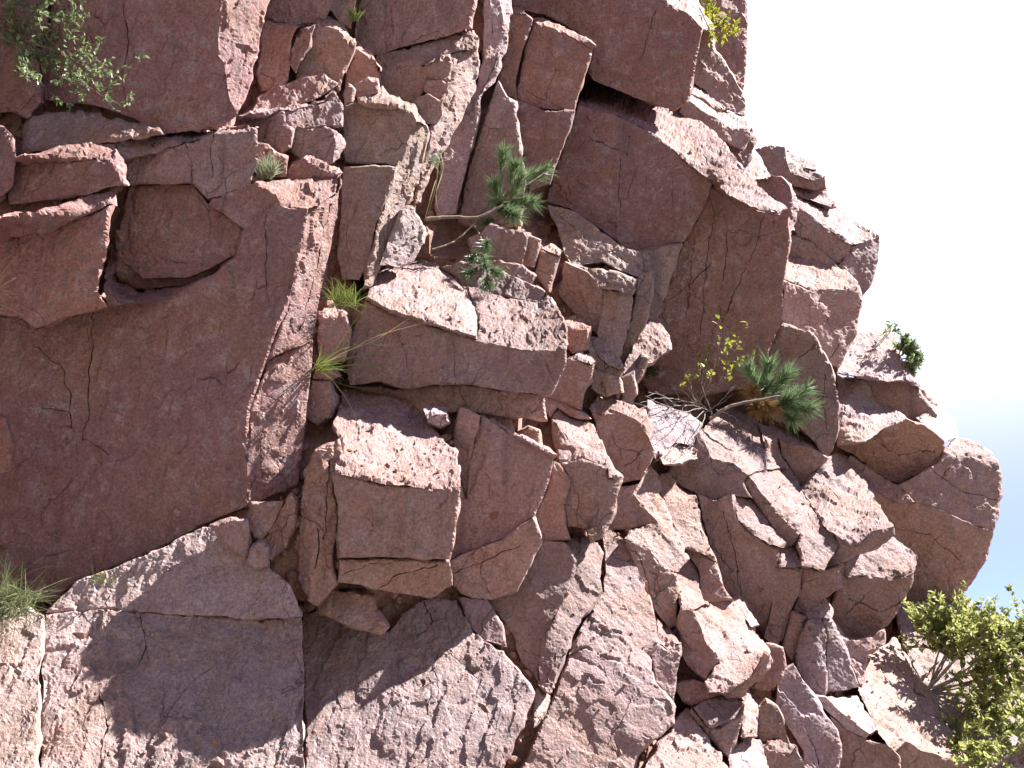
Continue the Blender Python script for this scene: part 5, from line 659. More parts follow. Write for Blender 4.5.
# ------------------------------------------------------------------ bedrock behind the blocks, ground
def bedrock(points):
    """one sheet of rock a hand's breadth behind the blocks' faces, carried on past them to the left, up and down, with a thick back"""
    f = np.array((0, math.cos(math.radians(18)), math.sin(math.radians(18)))); r = np.array((1.0, 0, 0)); u = np.cross(r, f)
    d = np.concatenate(points) - CAM
    z = d @ f
    C = 0.0105                                            # cell, in radians of the survey from the viewpoint
    X = np.floor(d @ r / z / C).astype(int); Y = np.floor(d @ u / z / C).astype(int)
    x0, y0 = X.min(), Y.min(); nx, ny = X.max() - x0 + 1, Y.max() - y0 + 1
    far = np.zeros((ny, nx))
    np.maximum.at(far, (Y - y0, X - x0), np.linalg.norm(d, axis=1))
    def shifts(g, e):
        q = np.pad(g, 1, mode='edge')
        return [q[1 + j:1 + j + g.shape[0], 1 + i:1 + i + g.shape[1]] for j in (-1, 0, 1) for i in (-1, 0, 1)]
    for _ in range(3):                                    # close small gaps
        s = np.array(shifts(far, 0)); m = (s > 0).sum(0); far = np.where((far == 0) & (m >= 3), s.sum(0) / np.maximum(m, 1), far)
    mask = (far > 0).astype(int)
    left, up, down = 60, 26, 40
    far = np.pad(far, ((down, up), (left, 0)), mode='edge'); mask = np.pad(mask, ((down, up), (left, 0)), mode='edge')
    for _ in range(5): mask = np.min(shifts(mask, 0), 0) * np.concatenate((mask[:, :-1], mask[:, -1:] * 0), 1)
    far = np.max(shifts(far, 0), 0)
    jy, ix = np.nonzero(mask)
    idx = -np.ones(mask.shape, int); idx[jy, ix] = np.arange(len(jy))
    dirs = f + ((ix - left + x0 + .5) * C)[:, None] * r + ((jy - down + y0 + .5) * C)[:, None] * u
    dirs /= np.linalg.norm(dirs, axis=1, keepdims=True)
    v = CAM + dirs * (far[jy, ix] + 0.09)[:, None]
    v = v + dirs * (0.05 * chips(v / 0.4, 90) + 0.03 * chips(v / 0.15, 91) + 0.02 * fbm(v / .2, 2, 92))[:, None]
    tri = []
    A, B, Cc, D = idx[:-1, :-1], idx[:-1, 1:], idx[1:, 1:], idx[1:, :-1]
    for t in ((A, B, Cc), (A, Cc, D)):
        k = (t[0] >= 0) & (t[1] >= 0) & (t[2] >= 0)
        tri.append(np.stack([q[k] for q in t], 1))
    tri = np.concatenate(tri)
    ec = {(i, j) for t in tri.tolist() for i, j in ((t[0], t[1]), (t[1], t[2]), (t[2], t[0]))}
    oe = [(i, j) for i, j in ec if (j, i) not in ec]
    order = sorted({i for q in oe for i in q}); po = {i: k for k, i in enumerate(order)}
    back = np.array((-0.25, 0.95, -0.1)); cen = v.mean(0)
    r1 = v[order] + back * 3.0
    r1 = r1 + (cen + back * 3.0 - r1) * .15
    n = len(v)
    F = [tri]
    a0 = np.array([i for i, j in oe]); a1 = np.array([j for i, j in oe])
    b0 = n + np.array([po[i] for i, j in oe]); b1 = n + np.array([po[j] for i, j in oe])
    F.append(np.stack((a1, a0, b0), 1)); F.append(np.stack((a1, b0, b1), 1))
    F.append(np.stack((b1, b0, np.full(len(b0), n + len(r1))), 1))
    o = mesh_obj("cliff", np.concatenate((v, r1, r1.mean(0)[None])), np.concatenate(F), GRANITE)
    o.color = (.33, .17, .125, 1)
    set_props(o, kind='structure')
    # broken stone and grit caught in the joints and on the ledges
    seen = np.nonzero((ix >= left) & (jy >= down) & (jy < far.shape[0] - up))[0]
    rnd = np.random.default_rng(5)
    vs, fs = [], []
    ico = [(0, 0, 1), (.89, 0, .45), (.28, .85, .45), (-.72, .53, .45), (-.72, -.53, .45), (.28, -.85, .45), (.72, .53, -.45), (-.28, .85, -.45), (-.89, 0, -.45), (-.28, -.85, -.45), (.72, -.53, -.45), (0, 0, -1)]
    icf = [(0, 1, 2), (0, 2, 3), (0, 3, 4), (0, 4, 5), (0, 5, 1), (1, 6, 2), (2, 7, 3), (3, 8, 4), (4, 9, 5), (5, 10, 1), (6, 7, 2), (7, 8, 3), (8, 9, 4), (9, 10, 5), (10, 6, 1), (11, 7, 6), (11, 8, 7), (11, 9, 8), (11, 10, 9), (11, 6, 10)]
    ico = np.array(ico)
    for k in rnd.choice(seen, 4200, replace=False):
        r_ = rnd.uniform(.018, .075) * (.6 + .4 * rnd.random())
        sc = np.array([rnd.uniform(.6, 1.3) for _ in range(3)])
        c = v[k] - dirs[k] * rnd.uniform(.0, .06) + rnd.normal(0, .02, 3)
        b_ = len(vs)
        m_ = np.linalg.qr(rnd.normal(0, 1, (3, 3)))[0]
        for q in (ico * rnd.uniform(.7, 1.15, (12, 1)) * sc * r_) @ m_: vs.append(c + q)
        fs += [(b_ + x, b_ + y, b_ + z_) for x, y, z_ in icf]
    allp = np.concatenate(points); alln = np.concatenate(NORMALS)
    flat = np.nonzero((alln[:, 2] > 0.62) | ((alln[:, 2] > 0.25) & (rnd.random(len(alln)) < .12)))[0]
    for k in rnd.choice(flat, 320, replace=False):
        r_ = rnd.uniform(.006, .024) * rnd.uniform(.5, 1)
        c = allp[k] + alln[k] * r_ * .5
        b_ = len(vs); m_ = np.linalg.qr(rnd.normal(0, 1, (3, 3)))[0]
        for q in (ico * rnd.uniform(.7, 1.15, (12, 1)) * rnd.uniform(.6, 1.3, (1, 3)) * r_) @ m_: vs.append(c + q)
        fs += [(b_ + x, b_ + y, b_ + z_) for x, y, z_ in icf]
    g = mesh_obj("rubble", vs, fs, GRANITE)
    g.color = (.38, .21, .16, 1)
    set_props(g, "loose grit and broken stone packed into the joints of the cliff", "rubble", kind='stuff')
bedrock(FRONTS)

def ground():
    m = bpy.data.materials.new("scrubby_soil"); m.use_nodes = True
    nt = m.node_tree; b = nt.nodes["Principled BSDF"]
    geo = nd(nt, "ShaderNodeNewGeometry")
    n = noise(nt, geo.outputs['Position'], 3, 8, .7)
    nt.links.new(ramp(nt, n, [(.3, (.075, .066, .055)), (.7, (.165, .145, .125))]), b.inputs['Base Color'])
    b.inputs['Roughness'].default_value = .95
    bp = nd(nt, "ShaderNodeBump"); bp.inputs['Distance'].default_value = .05
    nt.links.new(n, bp.inputs['Height']); nt.links.new(bp.outputs[0], b.inputs['Normal'])
    s = 900; k = 90
    u = np.sign(np.linspace(-1, 1, k)) * np.abs(np.linspace(-1, 1, k)) ** 2.6 * s
    X, Y = np.meshgrid(u, u)
    flat = np.stack((X, Y, X * 0), -1).reshape(-1, 3)
    Z = 0.25 * vnoise(flat / 7, 5).reshape(X.shape) - 0.3
    # unseen slope added behind the viewer to hold back sky fill light
    rise = np.clip(-Y - 5 + 3 * vnoise(flat / 12, 6).reshape(X.shape), 0, None)
    Z += 70 * (1 - np.exp(-rise * 0.85 / 70)) * (1 + 0.15 * vnoise(flat / 25, 7).reshape(X.shape))
    v = np.stack((X, Y, Z), -1).reshape(-1, 3)
    f = [(j * k + i, j * k + i + 1, (j + 1) * k + i + 1, (j + 1) * k + i) for j in range(k - 1) for i in range(k - 1)]
    o = mesh_obj("ground", v, f, m, smooth=True)
    set_props(o, kind='structure')
ground()
# ------------------------------------------------------------------ plants
def leaf_mat(name, c1, c2, transl=0.35, rough=0.5):
    m = bpy.data.materials.new(name); m.use_nodes = True
    nt = m.node_tree; b = nt.nodes["Principled BSDF"]; out = nt.nodes["Material Output"]
    geo = nd(nt, "ShaderNodeNewGeometry")
    c = ramp(nt, geo.outputs['Random Per Island'], [(0.0, c1), (1.0, c2)])
    nt.links.new(c, b.inputs['Base Color'])
    b.inputs['Roughness'].default_value = rough
    b.inputs['Specular IOR Level'].default_value = 0.4
    tr = nd(nt, "ShaderNodeBsdfTranslucent"); nt.links.new(c, tr.inputs[0])
    mx = nd(nt, "ShaderNodeMixShader"); mx.inputs[0].default_value = transl
    nt.links.new(b.outputs[0], mx.inputs[1]); nt.links.new(tr.outputs[0], mx.inputs[2])
    nt.links.new(mx.outputs[0], out.inputs[0])
    return m

def bark_mat(name, c1, c2):
    m = bpy.data.materials.new(name); m.use_nodes = True
    nt = m.node_tree; b = nt.nodes["Principled BSDF"]
    geo = nd(nt, "ShaderNodeNewGeometry")
    n = noise(nt, geo.outputs['Position'], 60, 5, .7)
    nt.links.new(ramp(nt, n, [(.3, c1), (.7, c2)]), b.inputs['Base Color'])
    b.inputs['Roughness'].default_value = .9
    return m

M_SHRUB = leaf_mat("shrub_leaf", (.07, .12, .045), (.30, .37, .17), .4, .35)
M_NEEDLE = leaf_mat("pine_needle", (.06, .115, .05), (.25, .33, .17), .3, .35)
M_DEADN = leaf_mat("dead_needle", (.26, .14, .05), (.36, .24, .10), .2)
M_BUSH = leaf_mat("bush_leaf", (.16, .19, .05), (.46, .47, .17), .55)
M_YEL = leaf_mat("yellow_leaf", (.20, .24, .03), (.42, .40, .06), .4)
M_GRASS = leaf_mat("grass_blade", (.09, .15, .03), (.26, .30, .08), .3)
M_PALE = leaf_mat("pale_grass", (.16, .20, .12), (.36, .38, .26), .3)
M_SEDGE = leaf_mat("sedge", (.09, .13, .05), (.30, .31, .17), .3)
M_STRAW = leaf_mat("straw", (.38, .30, .16), (.55, .47, .30), .2)
M_MOSS = leaf_mat("moss", (.05, .09, .03), (.11, .16, .05), .2)
M_BARK = bark_mat("bark", (.10, .07, .05), (.24, .19, .15))
M_TWIG = bark_mat("grey_twig", (.16, .14, .13), (.34, .30, .28))

def curve_pts(pts, n=6, wob=0.0, rnd=random):
    """smooth the polyline pts (Catmull-Rom) and shake it a little"""
    P = [np.array(p, float) for p in pts]
    if len(P) == 2: P = [P[0], (P[0] + P[1]) / 2, P[1]]
    E = [2 * P[0] - P[1]] + P + [2 * P[-1] - P[-2]]
    r = []
    for k in range(1, len(E) - 2):
        for j in range(n):
            t = j / n
            a, b, c, d = E[k - 1], E[k], E[k + 1], E[k + 2]
            q = .5 * (2 * b + (c - a) * t + (2 * a - 5 * b + 4 * c - d) * t * t + (3 * b - a - 3 * c + d) * t ** 3)
            r.append(q + np.array([rnd.uniform(-1, 1) for _ in range(3)]) * wob)
    r.append(P[-1])
    return r

class Mesh:
    def __init__(self): self.v, self.f = [], []
    def tube(self, pts, r0, r1, sides=6):
        n = len(pts); base = len(self.v)
        for k, p in enumerate(pts):
            d = (pts[min(k + 1, n - 1)] - pts[max(k - 1, 0)]); d = d / (np.linalg.norm(d) + 1e-9)
            u = np.cross(d, (0.3, 0.2, 0.93)); u /= np.linalg.norm(u) + 1e-9; w = np.cross(d, u)
            r = r0 + (r1 - r0) * k / (n - 1)
            for s in range(sides):
                a = 2 * math.pi * s / sides
                self.v.append(p + (u * math.cos(a) + w * math.sin(a)) * r)
        for k in range(n - 1):
            for s in range(sides):
                a = base + k * sides + s; b = base + k * sides + (s + 1) % sides
                self.f.append((a, b, b + sides, a + sides))
        self.f.append(tuple(base + s for s in range(sides))[::-1]); self.f.append(tuple(base + (n - 1) * sides + s for s in range(sides)))
        return self
    def leaf(self, p, d, up, L, W, fold=.25):
        """a pointed leaf of six corners folded along its midrib"""
        d = d / (np.linalg.norm(d) + 1e-9); s = np.cross(d, up); s /= np.linalg.norm(s) + 1e-9; n = np.cross(s, d)
        b = len(self.v)
        for t, w, h in ((0, 0, 0), (.35, 1, fold), (.75, .6, fold * .4), (1, 0, -.15), (.75, -.6, fold * .4), (.35, -1, fold), (.5, 0, 0)):
            self.v.append(p + d * L * t + s * W * .5 * w + n * W * h)
        self.f += [(b, b + 6, b + 1), (b + 1, b + 6, b + 2), (b + 2, b + 6, b + 3), (b + 3, b + 6, b + 4), (b + 4, b + 6, b + 5), (b + 5, b + 6, b)]
    def blade(self, pts, w0):
        """a narrow tapering strip along pts with a folded keel"""
        n = len(pts); b = len(self.v)
        for k, p in enumerate(pts):
            d = pts[min(k + 1, n - 1)] - pts[max(k - 1, 0)]; d = d / (np.linalg.norm(d) + 1e-9)
            s = np.cross(d, (0.2, .9, .3)); s /= np.linalg.norm(s) + 1e-9; m = np.cross(s, d)
            w = w0 * (1 - .92 * (k / (n - 1)) ** 1.5)
            self.v += [p - s * w * .5, p + m * w * .25, p + s * w * .5]
        for k in range(n - 1):
            for e in (0, 1):
                a = b + k * 3 + e
                self.f.append((a, a + 1, a + 4, a + 3))
    def build(self, name, mat, parent=None, kind=None):
        me = bpy.data.meshes.new(name); me.from_pydata([tuple(x) for x in self.v], [], self.f)
        me.update(); me.materials.append(mat)
        o = bpy.data.objects.new(name, me); COL.objects.link(o)
        if parent:
            o.parent = parent; o.matrix_parent_inverse = Matrix.Translation(-parent.location)
        if kind: o["kind"] = kind
        return o

def thing(name, loc, label, cat, group=None):
    o = bpy.data.objects.new(name, None); o.empty_display_size = .1
    COL.objects.link(o); o.location = Vector(loc)
    set_props(o, label, cat, group)
    return o

def rv(s=1.0):
    return np.array([random.gauss(0, 1) for _ in range(3)]) * s
UP = np.array((0, 0, 1.0))
A3 = np.array

def shrub(name, label, cat, base, branches, mat, leaf=(.045, .02), per=26, twigs=6, twig_len=.16, r=.009, bark=None, droop=0.0, up=.4, start=.25):
    """main branches as given, side twigs off them, leaves along the twigs"""
    root = thing(name, base, label, cat)
    leaves = Mesh()
    for br in branches:
        path = curve_pts(br, 6, .006)
        m = Mesh().tube(path, r, r * .25)
        n = len(path)
        for k in range(twigs):
            i = int(n * (start + (1 - start) * (k + random.random()) / twigs)); i = min(n - 1, i)
            d = path[min(i + 1, n - 1)] - path[max(i - 1, 0)]; d = d / (np.linalg.norm(d) + 1e-9)
            t = d * .7 + rv(.55) + UP * up * .6; t /= np.linalg.norm(t)
            L = twig_len * random.uniform(.5, 1.25)
            tw = curve_pts([path[i], path[i] + t * L * .5 + rv(.012), path[i] + t * L + rv(.02) - UP * droop * L], 4)
            m.tube(tw, r * .35, r * .12, 4)
            for j in range(per):
                q = tw[random.randrange(1, len(tw))] + rv(.006)
                ld = t * .5 + rv(.6) + UP * .15
                leaves.leaf(q, ld, UP + rv(.6), leaf[0] * random.uniform(.55, 1.2), leaf[1] * random.uniform(.7, 1.2), random.uniform(.1, .4))
        m.build('branch', bark or M_BARK, root)
    leaves.build('foliage', mat, root, 'stuff')
    return root

def pine(name, label, base, trunk, branches, tufts, needle=.17, dead=()):
    """bent trunk, branches, and brushes of needles, each brush a part"""
    root = thing(name, base, label, 'pine sapling')
    Mesh().tube(curve_pts(trunk, 6, .004), .020, .011, 8).build('trunk', M_BARK, root)
    for br in branches:
        Mesh().tube(curve_pts(br, 6, .004), .011, .005, 6).build('branch', M_BARK, root)
    for k, (c, d, s) in enumerate(tufts):
        m = Mesh(); d = A3(d, float); d /= np.linalg.norm(d); c = A3(c, float)
        L = .16 * s
        tw = curve_pts([c - d * L, c - d * L * .4 + rv(.008), c + d * L * .25], 4)
        for j in range(int(230 * s)):
            u = random.random() ** .8
            i = min(len(tw) - 1, int(u * len(tw)))
            o_ = np.cross(d, rv()); o_ /= np.linalg.norm(o_)
            nd_ = d * random.uniform(.45, 1.0) + o_ * random.uniform(.35, .9) + UP * .08
            nd_ /= np.linalg.norm(nd_)
            l = needle * s ** .5 * random.uniform(.5, 1.25)
            p = tw[i]
            m.blade([p, p + nd_ * l * .5, p + nd_ * l + rv(.006) - UP * .012], .0075)
        part = m.build('needle_brush', M_DEADN if k in dead else M_NEEDLE, root)
        if k in dead: part["label"] = "brown dead needles"
        Mesh().tube(tw, .006, .004, 5).build('twig', M_BARK, part if False else root)
    return root

def grass(name, label, cat, base, n, L, mat, spread=.5, lean=(0, -.3, 1), w=.005, width=.06, blades=()):
    root = thing(name, base, label, cat)
    m = Mesh(); b0 = A3(base, float); ln = A3(lean, float)
    for k in range(n):
        p = b0 + A3((random.uniform(-1, 1) * width, random.uniform(-.4, .4) * width, random.uniform(-.5, .5) * width))
        d = ln + rv(spread); d /= np.linalg.norm(d); l = L * random.uniform(.45, 1.15)
        side = rv(.2) - UP * .3
        m.blade([p, p + d * l * .4, p + d * l * .75 + side * l * .1, p + d * l + side * l * .3], w * random.uniform(.7, 1.2))
    m.build('blade_tuft', mat, root, 'stuff')
    for pts, ma, ww in blades:
        bm_ = Mesh(); bm_.blade(curve_pts(pts, 6), ww); bm_.build('blade', ma, root)
    return root

# leafy shrub in the top left corner
shrub('leafy_shrub', 'leafy shrub hanging over the shaded rock in the top left corner', 'shrub', (-3.815,6.608,6.779),
  [[(-3.957,6.854,6.769),(-3.595,6.670,6.418),(-3.393,6.767,6.277),(-3.086,6.634,6.032),(-2.787,6.506,5.798)], [(-3.968,6.838,6.886),(-3.646,6.634,6.621),(-3.474,6.628,6.475),(-3.225,6.594,6.208),(-3.026,6.479,5.911)], [(-3.944,6.820,6.992),(-3.604,6.566,6.693),(-3.433,6.609,6.620),(-3.152,6.418,6.526)], [(-3.944,6.874,6.620),(-3.640,6.651,6.370),(-3.466,6.720,6.296),(-3.290,6.580,6.080)],
   [(-3.966,6.814,7.052),(-3.657,6.558,6.669),(-3.375,6.350,6.457),(-3.214,6.399,6.392)], [(-3.951,6.863,6.702),(-3.596,6.602,6.422),(-3.349,6.634,6.357),(-2.964,6.428,6.260)], [(-3.963,6.846,6.827),(-3.706,6.643,6.495),(-3.531,6.502,6.178),(-3.396,6.370,5.937)], [(-3.876,6.842,6.779),(-3.532,6.687,6.448),(-3.217,6.629,6.268),(-2.857,6.440,6.051)]],
  M_SHRUB, leaf=(.046, .024), per=11, twigs=15, twig_len=.22, r=.007, start=.05)
# pine in the centre
pine('pine_sapling', 'small pine growing sideways above the white domed block', (-0.741,8.355,5.844),
  [(-0.761,8.382,5.858),(-0.554,8.456,5.915),(-0.307,8.550,5.963),(-0.082,8.614,6.117)],
  [[(-0.327,9.098,6.243),(-0.114,8.933,6.444),(-0.057,8.810,6.695)], [(-0.211,9.078,6.286),(0.076,8.886,6.418),(0.318,9.004,6.676)], [(-0.327,9.098,6.243),(-0.113,8.971,6.094),(0.075,8.855,6.109)], [(-0.404,9.108,6.238),(-0.268,8.540,5.710),(-0.258,8.281,5.340)], [(-0.115,9.059,6.340),(0.028,8.884,6.470),(0.113,8.773,6.462)], [(-0.704,8.424,5.577),(-0.507,8.495,5.698),(-0.324,8.547,5.912)]],
  [((-0.085,8.781,6.721), (0.1,-.3,1), .9), ((0.281,9.047,6.701), (1,-.2,.25), 1.15), ((0.075,8.753,6.430), (.5,-.4,.8), 1.1), ((-0.159,8.791,6.367), (-.2,-.5,.8), 1.1),
   ((0.143,9.004,6.343), (1,-.3,-.1), 1.1), ((0.000,8.804,6.124), (.5,-.6,-.5), 1.1), ((-0.112,8.788,6.209), (-.2,-1,0), 1.15), ((-0.224,8.841,6.060), (-.3,-.6,-.4), .8), ((0.019,8.744,6.551), (.2,-.4,.9), .9),
   ((-0.243,8.350,5.428), (.1,-.4,-.6), .7), ((-0.362,8.312,5.316), (-.6,-.4,-.5), .6), ((-0.137,8.275,5.300), (.6,-.3,-.6), .5), ((-0.229,8.436,5.621), (-.2,-.4,-.7), .6), ((-0.336,8.491,5.531), (-.5,-.4,-.6), .55), ((-0.205,8.248,5.176), (.1,-.3,-.9), .6)], needle=.145)
# pine at the right
pine('pine_sapling', 'small pine with some brown needles beside the leafless twigs, above the sunlit slabs', (2.008,10.136,4.513),
  [(1.913,9.755,4.414),(2.097,9.763,4.537),(2.347,9.815,4.614),(2.641,9.877,4.685)],
  [[(2.545,10.645,4.869),(2.641,10.427,4.977),(2.716,10.274,5.068)], [(2.728,10.606,4.890),(2.907,10.395,4.890),(3.002,10.244,4.885)], [(2.463,10.617,4.838),(2.501,10.419,4.942),(2.479,10.078,4.960)], [(2.676,10.613,4.882),(2.833,10.439,4.730),(2.947,10.302,4.668)]],
  [((2.934,10.199,4.828), (1,-.3,.25), 1.25), ((2.976,10.217,4.663), (1,-.4,-.2), 1.25), ((2.792,10.195,4.977), (.6,-.4,.8), 1.25), ((2.628,10.201,5.087), (.1,-.4,1), 1.2), ((2.395,10.013,4.980), (-.5,-.4,.8), 1.0),
   ((2.798,10.180,4.716), (.5,-.9,0), 1.25), ((2.615,10.211,4.875), (.1,-1,.3), 1.1), ((2.454,10.237,4.830), (-.4,-.7,-.1), .9), ((2.631,10.257,4.676), (.1,-.7,-.6), 1.0), ((2.829,10.268,4.572), (.5,-.5,-.7), .9), ((2.519,10.342,4.701), (-.2,-.6,-.6), .8)],
  needle=.165, dead=(7, 8, 10))
# leafless twigs
tw = thing('twiggy_bush', (1.296,9.239,3.954), 'tangle of leafless grey twigs on the bluish slab', 'twigs')
for pts in [[(1.847,9.875,4.592),(1.629,9.731,4.599),(1.383,9.369,4.507),(1.172,9.194,4.404)], [(1.867,9.884,4.564),(1.647,9.589,4.435),(1.449,9.381,4.296),(1.293,9.163,4.121)], [(1.896,9.890,4.545),(1.675,9.518,4.287),(1.536,9.291,4.080),(1.436,9.147,3.949)], [(1.877,10.025,4.668),(1.785,10.026,4.815),(1.615,10.070,4.914),(1.404,10.159,4.901)],
            [(1.906,9.896,4.526),(1.756,9.459,4.222),(1.640,9.378,4.046),(1.536,9.158,3.933)], [(1.964,9.893,4.525),(1.731,9.776,4.562),(1.480,9.540,4.480),(1.223,9.216,4.479)], [(1.926,9.890,4.545),(1.806,9.898,4.671),(1.769,9.912,4.863),(1.853,9.946,5.021)], [(1.847,9.884,4.564),(1.699,9.891,4.731),(1.514,9.958,4.794),(1.446,10.061,4.763)],
            [(1.712,9.692,4.456),(1.559,9.571,4.440),(1.361,9.401,4.351),(1.110,8.757,4.117)], [(1.964,9.899,4.507),(1.902,9.874,4.694),(1.864,9.874,4.902),(1.937,9.896,5.067)], [(1.652,9.672,4.460),(1.533,9.452,4.268),(1.402,9.284,4.154),(1.184,8.702,3.959)], [(2.056,10.145,4.621),(2.255,10.204,4.554),(2.291,10.094,4.377)],
            [(1.886,9.902,4.508),(2.041,9.856,4.616),(2.195,9.833,4.785)], [(1.678,9.628,4.367),(1.705,9.446,4.179),(1.774,9.386,4.106)], [(1.575,9.707,4.551),(1.450,9.560,4.586),(1.261,9.280,4.537)], [(1.603,9.622,4.405),(1.500,9.550,4.464),(1.343,9.439,4.460),(1.087,8.827,4.228)]]:
    p = curve_pts(pts, 6, .006); m = Mesh().tube(p, .0042, .0018, 5)
    for k in range(3):
        i = random.randrange(4, len(p)); d = p[i] - p[i - 2]; d = d / np.linalg.norm(d) + rv(.5); d /= np.linalg.norm(d)
        m.tube(curve_pts([p[i], p[i] + d * .08 + rv(.01), p[i] + d * .16 + rv(.02)], 3), .0035, .0018, 4)
    m.build('twig', M_TWIG, tw)
# leafy sprig over the twigs
shrub('leafy_sprig', 'thin sprig with pale yellow green leaves standing above the leafless twigs', 'sprig', (1.833,9.795,4.578),
  [[(1.827,9.872,4.601),(1.930,9.838,4.786),(2.011,9.823,5.021),(2.093,9.794,5.327)], [(1.877,10.019,4.687),(2.041,9.996,4.838),(2.194,9.974,5.095),(2.329,9.959,5.357)], [(1.859,10.029,4.690),(1.943,9.985,4.907),(1.934,9.990,5.079),(2.027,10.000,5.265)], [(1.917,10.003,4.735),(2.132,9.981,4.885),(2.274,9.992,5.037),(2.359,10.005,5.213)], [(1.808,9.872,4.601),(1.745,9.793,4.772),(1.827,9.769,4.919)]],
  M_YEL, leaf=(.075, .04), per=3, twigs=6, twig_len=.14, r=.006, start=.35)
# grass and tufts in the cleft
grass('long_grass', 'tuft of long arching yellow green blades in the cleft', 'grass tuft', (-1.441,7.418,4.136), 26, .28, M_GRASS, .35, (.8, -.5, .25), .006, .05,
  blades=[([(-1.467,7.513,4.168),(-1.265,7.492,4.289),(-1.050,7.550,4.408),(-0.766,7.344,4.507)], M_STRAW, .010), ([(-1.467,7.511,4.184),(-1.229,7.498,4.307),(-1.007,7.505,4.432),(-0.629,7.328,4.469)], M_STRAW, .009), ([(-1.466,7.515,4.153),(-1.232,7.531,4.255),(-1.009,7.558,4.313),(-0.876,7.489,4.208)], M_GRASS, .012),
          ([(-1.466,7.517,4.138),(-1.233,7.556,4.207),(-1.040,7.597,4.213),(-0.941,7.524,4.220)], M_GRASS, .013), ([(-1.467,7.513,4.168),(-1.302,7.482,4.302),(-1.124,7.544,4.365),(-0.883,7.444,4.320)], M_GRASS, .011), ([(-1.482,7.515,4.169),(-1.361,7.453,4.069),(-1.280,7.655,4.079),(-1.098,7.841,4.107)], M_GRASS, .009),
          ([(-1.483,7.513,4.184),(-1.367,7.574,4.093),(-1.218,7.559,3.890),(-1.074,7.161,3.570)], M_STRAW, .011), ([(-1.467,7.511,4.184),(-1.343,7.498,4.308),(-1.216,7.450,4.492),(-1.069,7.430,4.689)], M_GRASS, .008)])
grass('grass_tuft', 'bright green spiky tuft growing above the long yellow green grass', 'grass tuft', (-1.285,7.489,4.689), 110, .20, M_GRASS, .55, (0, -.5, .7), .006, .09)
grass('green_tuft', 'small bright green tuft on the ledge above the sunlit wall corner', 'grass tuft', (-1.930,7.332,5.699), 130, .20, M_PALE, .5, (.1, -.4, .9), .009, .06)
grass('grass_clump', 'thick greyish green grass clump hanging at the bottom left edge', 'grass clump', (-3.132,6.551,2.308), 480, .30, M_SEDGE, .75, (.05, -.5, .1), .0055, .17,
  blades=[([(-3.623,7.591,2.519),(-3.436,7.451,2.641),(-3.261,7.342,2.730),(-3.086,7.239,2.832)], M_STRAW, .006), ([(-3.601,7.589,2.518),(-3.397,7.448,2.627),(-3.181,7.343,2.654),(-2.982,7.255,2.621)], M_STRAW, .006), ([(-3.610,7.575,2.623),(-3.446,7.448,2.669),(-3.277,7.354,2.662),(-3.144,7.272,2.644)], M_GRASS, .008), ([(-3.363,7.067,2.390),(-3.134,6.908,2.340),(-2.946,6.760,2.231),(-2.818,6.691,2.188)], M_GRASS, .007),
          ([(-3.728,7.559,2.835),(-3.574,7.393,2.703),(-3.460,7.269,2.602)], M_TWIG, .03)])
grass('dry_grass', 'few dry straw blades reaching in from the left edge', 'grass tuft', (-3.591,6.696,4.458), 14, .22, M_STRAW, .5, (.8, -.3, .3), .005, .08,
  blades=[([(-3.682,6.855,4.564),(-3.522,6.692,4.607),(-3.397,6.569,4.656)], M_STRAW, .007), ([(-3.678,6.867,4.501),(-3.511,6.723,4.440),(-3.351,6.612,4.393)], M_STRAW, .006), ([(-3.676,6.875,4.458),(-3.483,6.738,4.342),(-3.312,6.634,4.241)], M_STRAW, .006), ([(-3.685,6.848,4.600),(-3.548,6.684,4.664),(-3.413,6.568,4.671)], M_STRAW, .006)])
grass('hanging_weed', 'dry straggly weed hanging beside the sunlit ragged wedge, left of the long grey slab', 'weed', (-0.692,8.240,6.366), 60, .13, M_PALE, .9, (0, -.4, -.3), .006, .05,
  blades=[([(-0.633,8.358,6.587),(-0.668,8.400,6.407),(-0.675,8.329,6.166),(-0.733,8.262,5.836)], M_STRAW, .012), ([(-0.649,8.347,6.529),(-0.628,8.491,6.408),(-0.673,8.322,6.063),(-0.665,8.745,6.083)], M_STRAW, .010), ([(-0.685,8.429,6.271),(-0.720,8.275,5.988),(-0.768,8.282,5.778)], M_PALE, .012)])
for (c, s) in (((-0.735,8.253,5.928), 40), ((-0.675,8.317,6.159), 30)):
    pass
grass('tiny_tuft', 'tiny green tuft in the crack under the largest red wall', 'grass tuft', (-2.682,6.944,2.505), 40, .09, M_GRASS, .7, (0, -.4, .5), .005, .06)
grass('green_fern', 'small green sprig in the dark slot at the top edge', 'fern', (-1.430,8.071,7.708), 50, .16, M_GRASS, .45, (0, -.3, .9), .010, .03)
grass('moss_cushion', 'dark green mossy tuft at the foot of the tall cracked face', 'moss', (1.412,10.328,5.087), 160, .10, M_MOSS, .8, (0, -.5, .5), .008, .10)
# yellow plant at the top
shrub('yellow_plant', 'yellow leaved plant on the edge of the overhanging block at the top', 'shrub', (2.179,10.233,9.482),
  [[(2.469,11.558,10.659),(2.551,11.508,10.402),(2.664,11.492,10.175),(2.806,11.486,9.988)], [(2.473,11.544,10.774),(2.612,11.507,10.556),(2.628,11.464,10.307),(2.702,11.440,10.106)], [(2.190,10.373,9.674),(2.227,10.179,9.277),(2.406,10.560,9.368),(2.502,10.632,9.364)], [(2.449,11.524,10.868),(2.495,11.426,10.586),(2.575,11.369,10.357)], [(2.520,11.591,10.528),(2.704,11.527,10.293),(2.894,11.496,10.117)]],
  M_YEL, leaf=(.085, .04), per=9, twigs=6, twig_len=.14, r=.007)
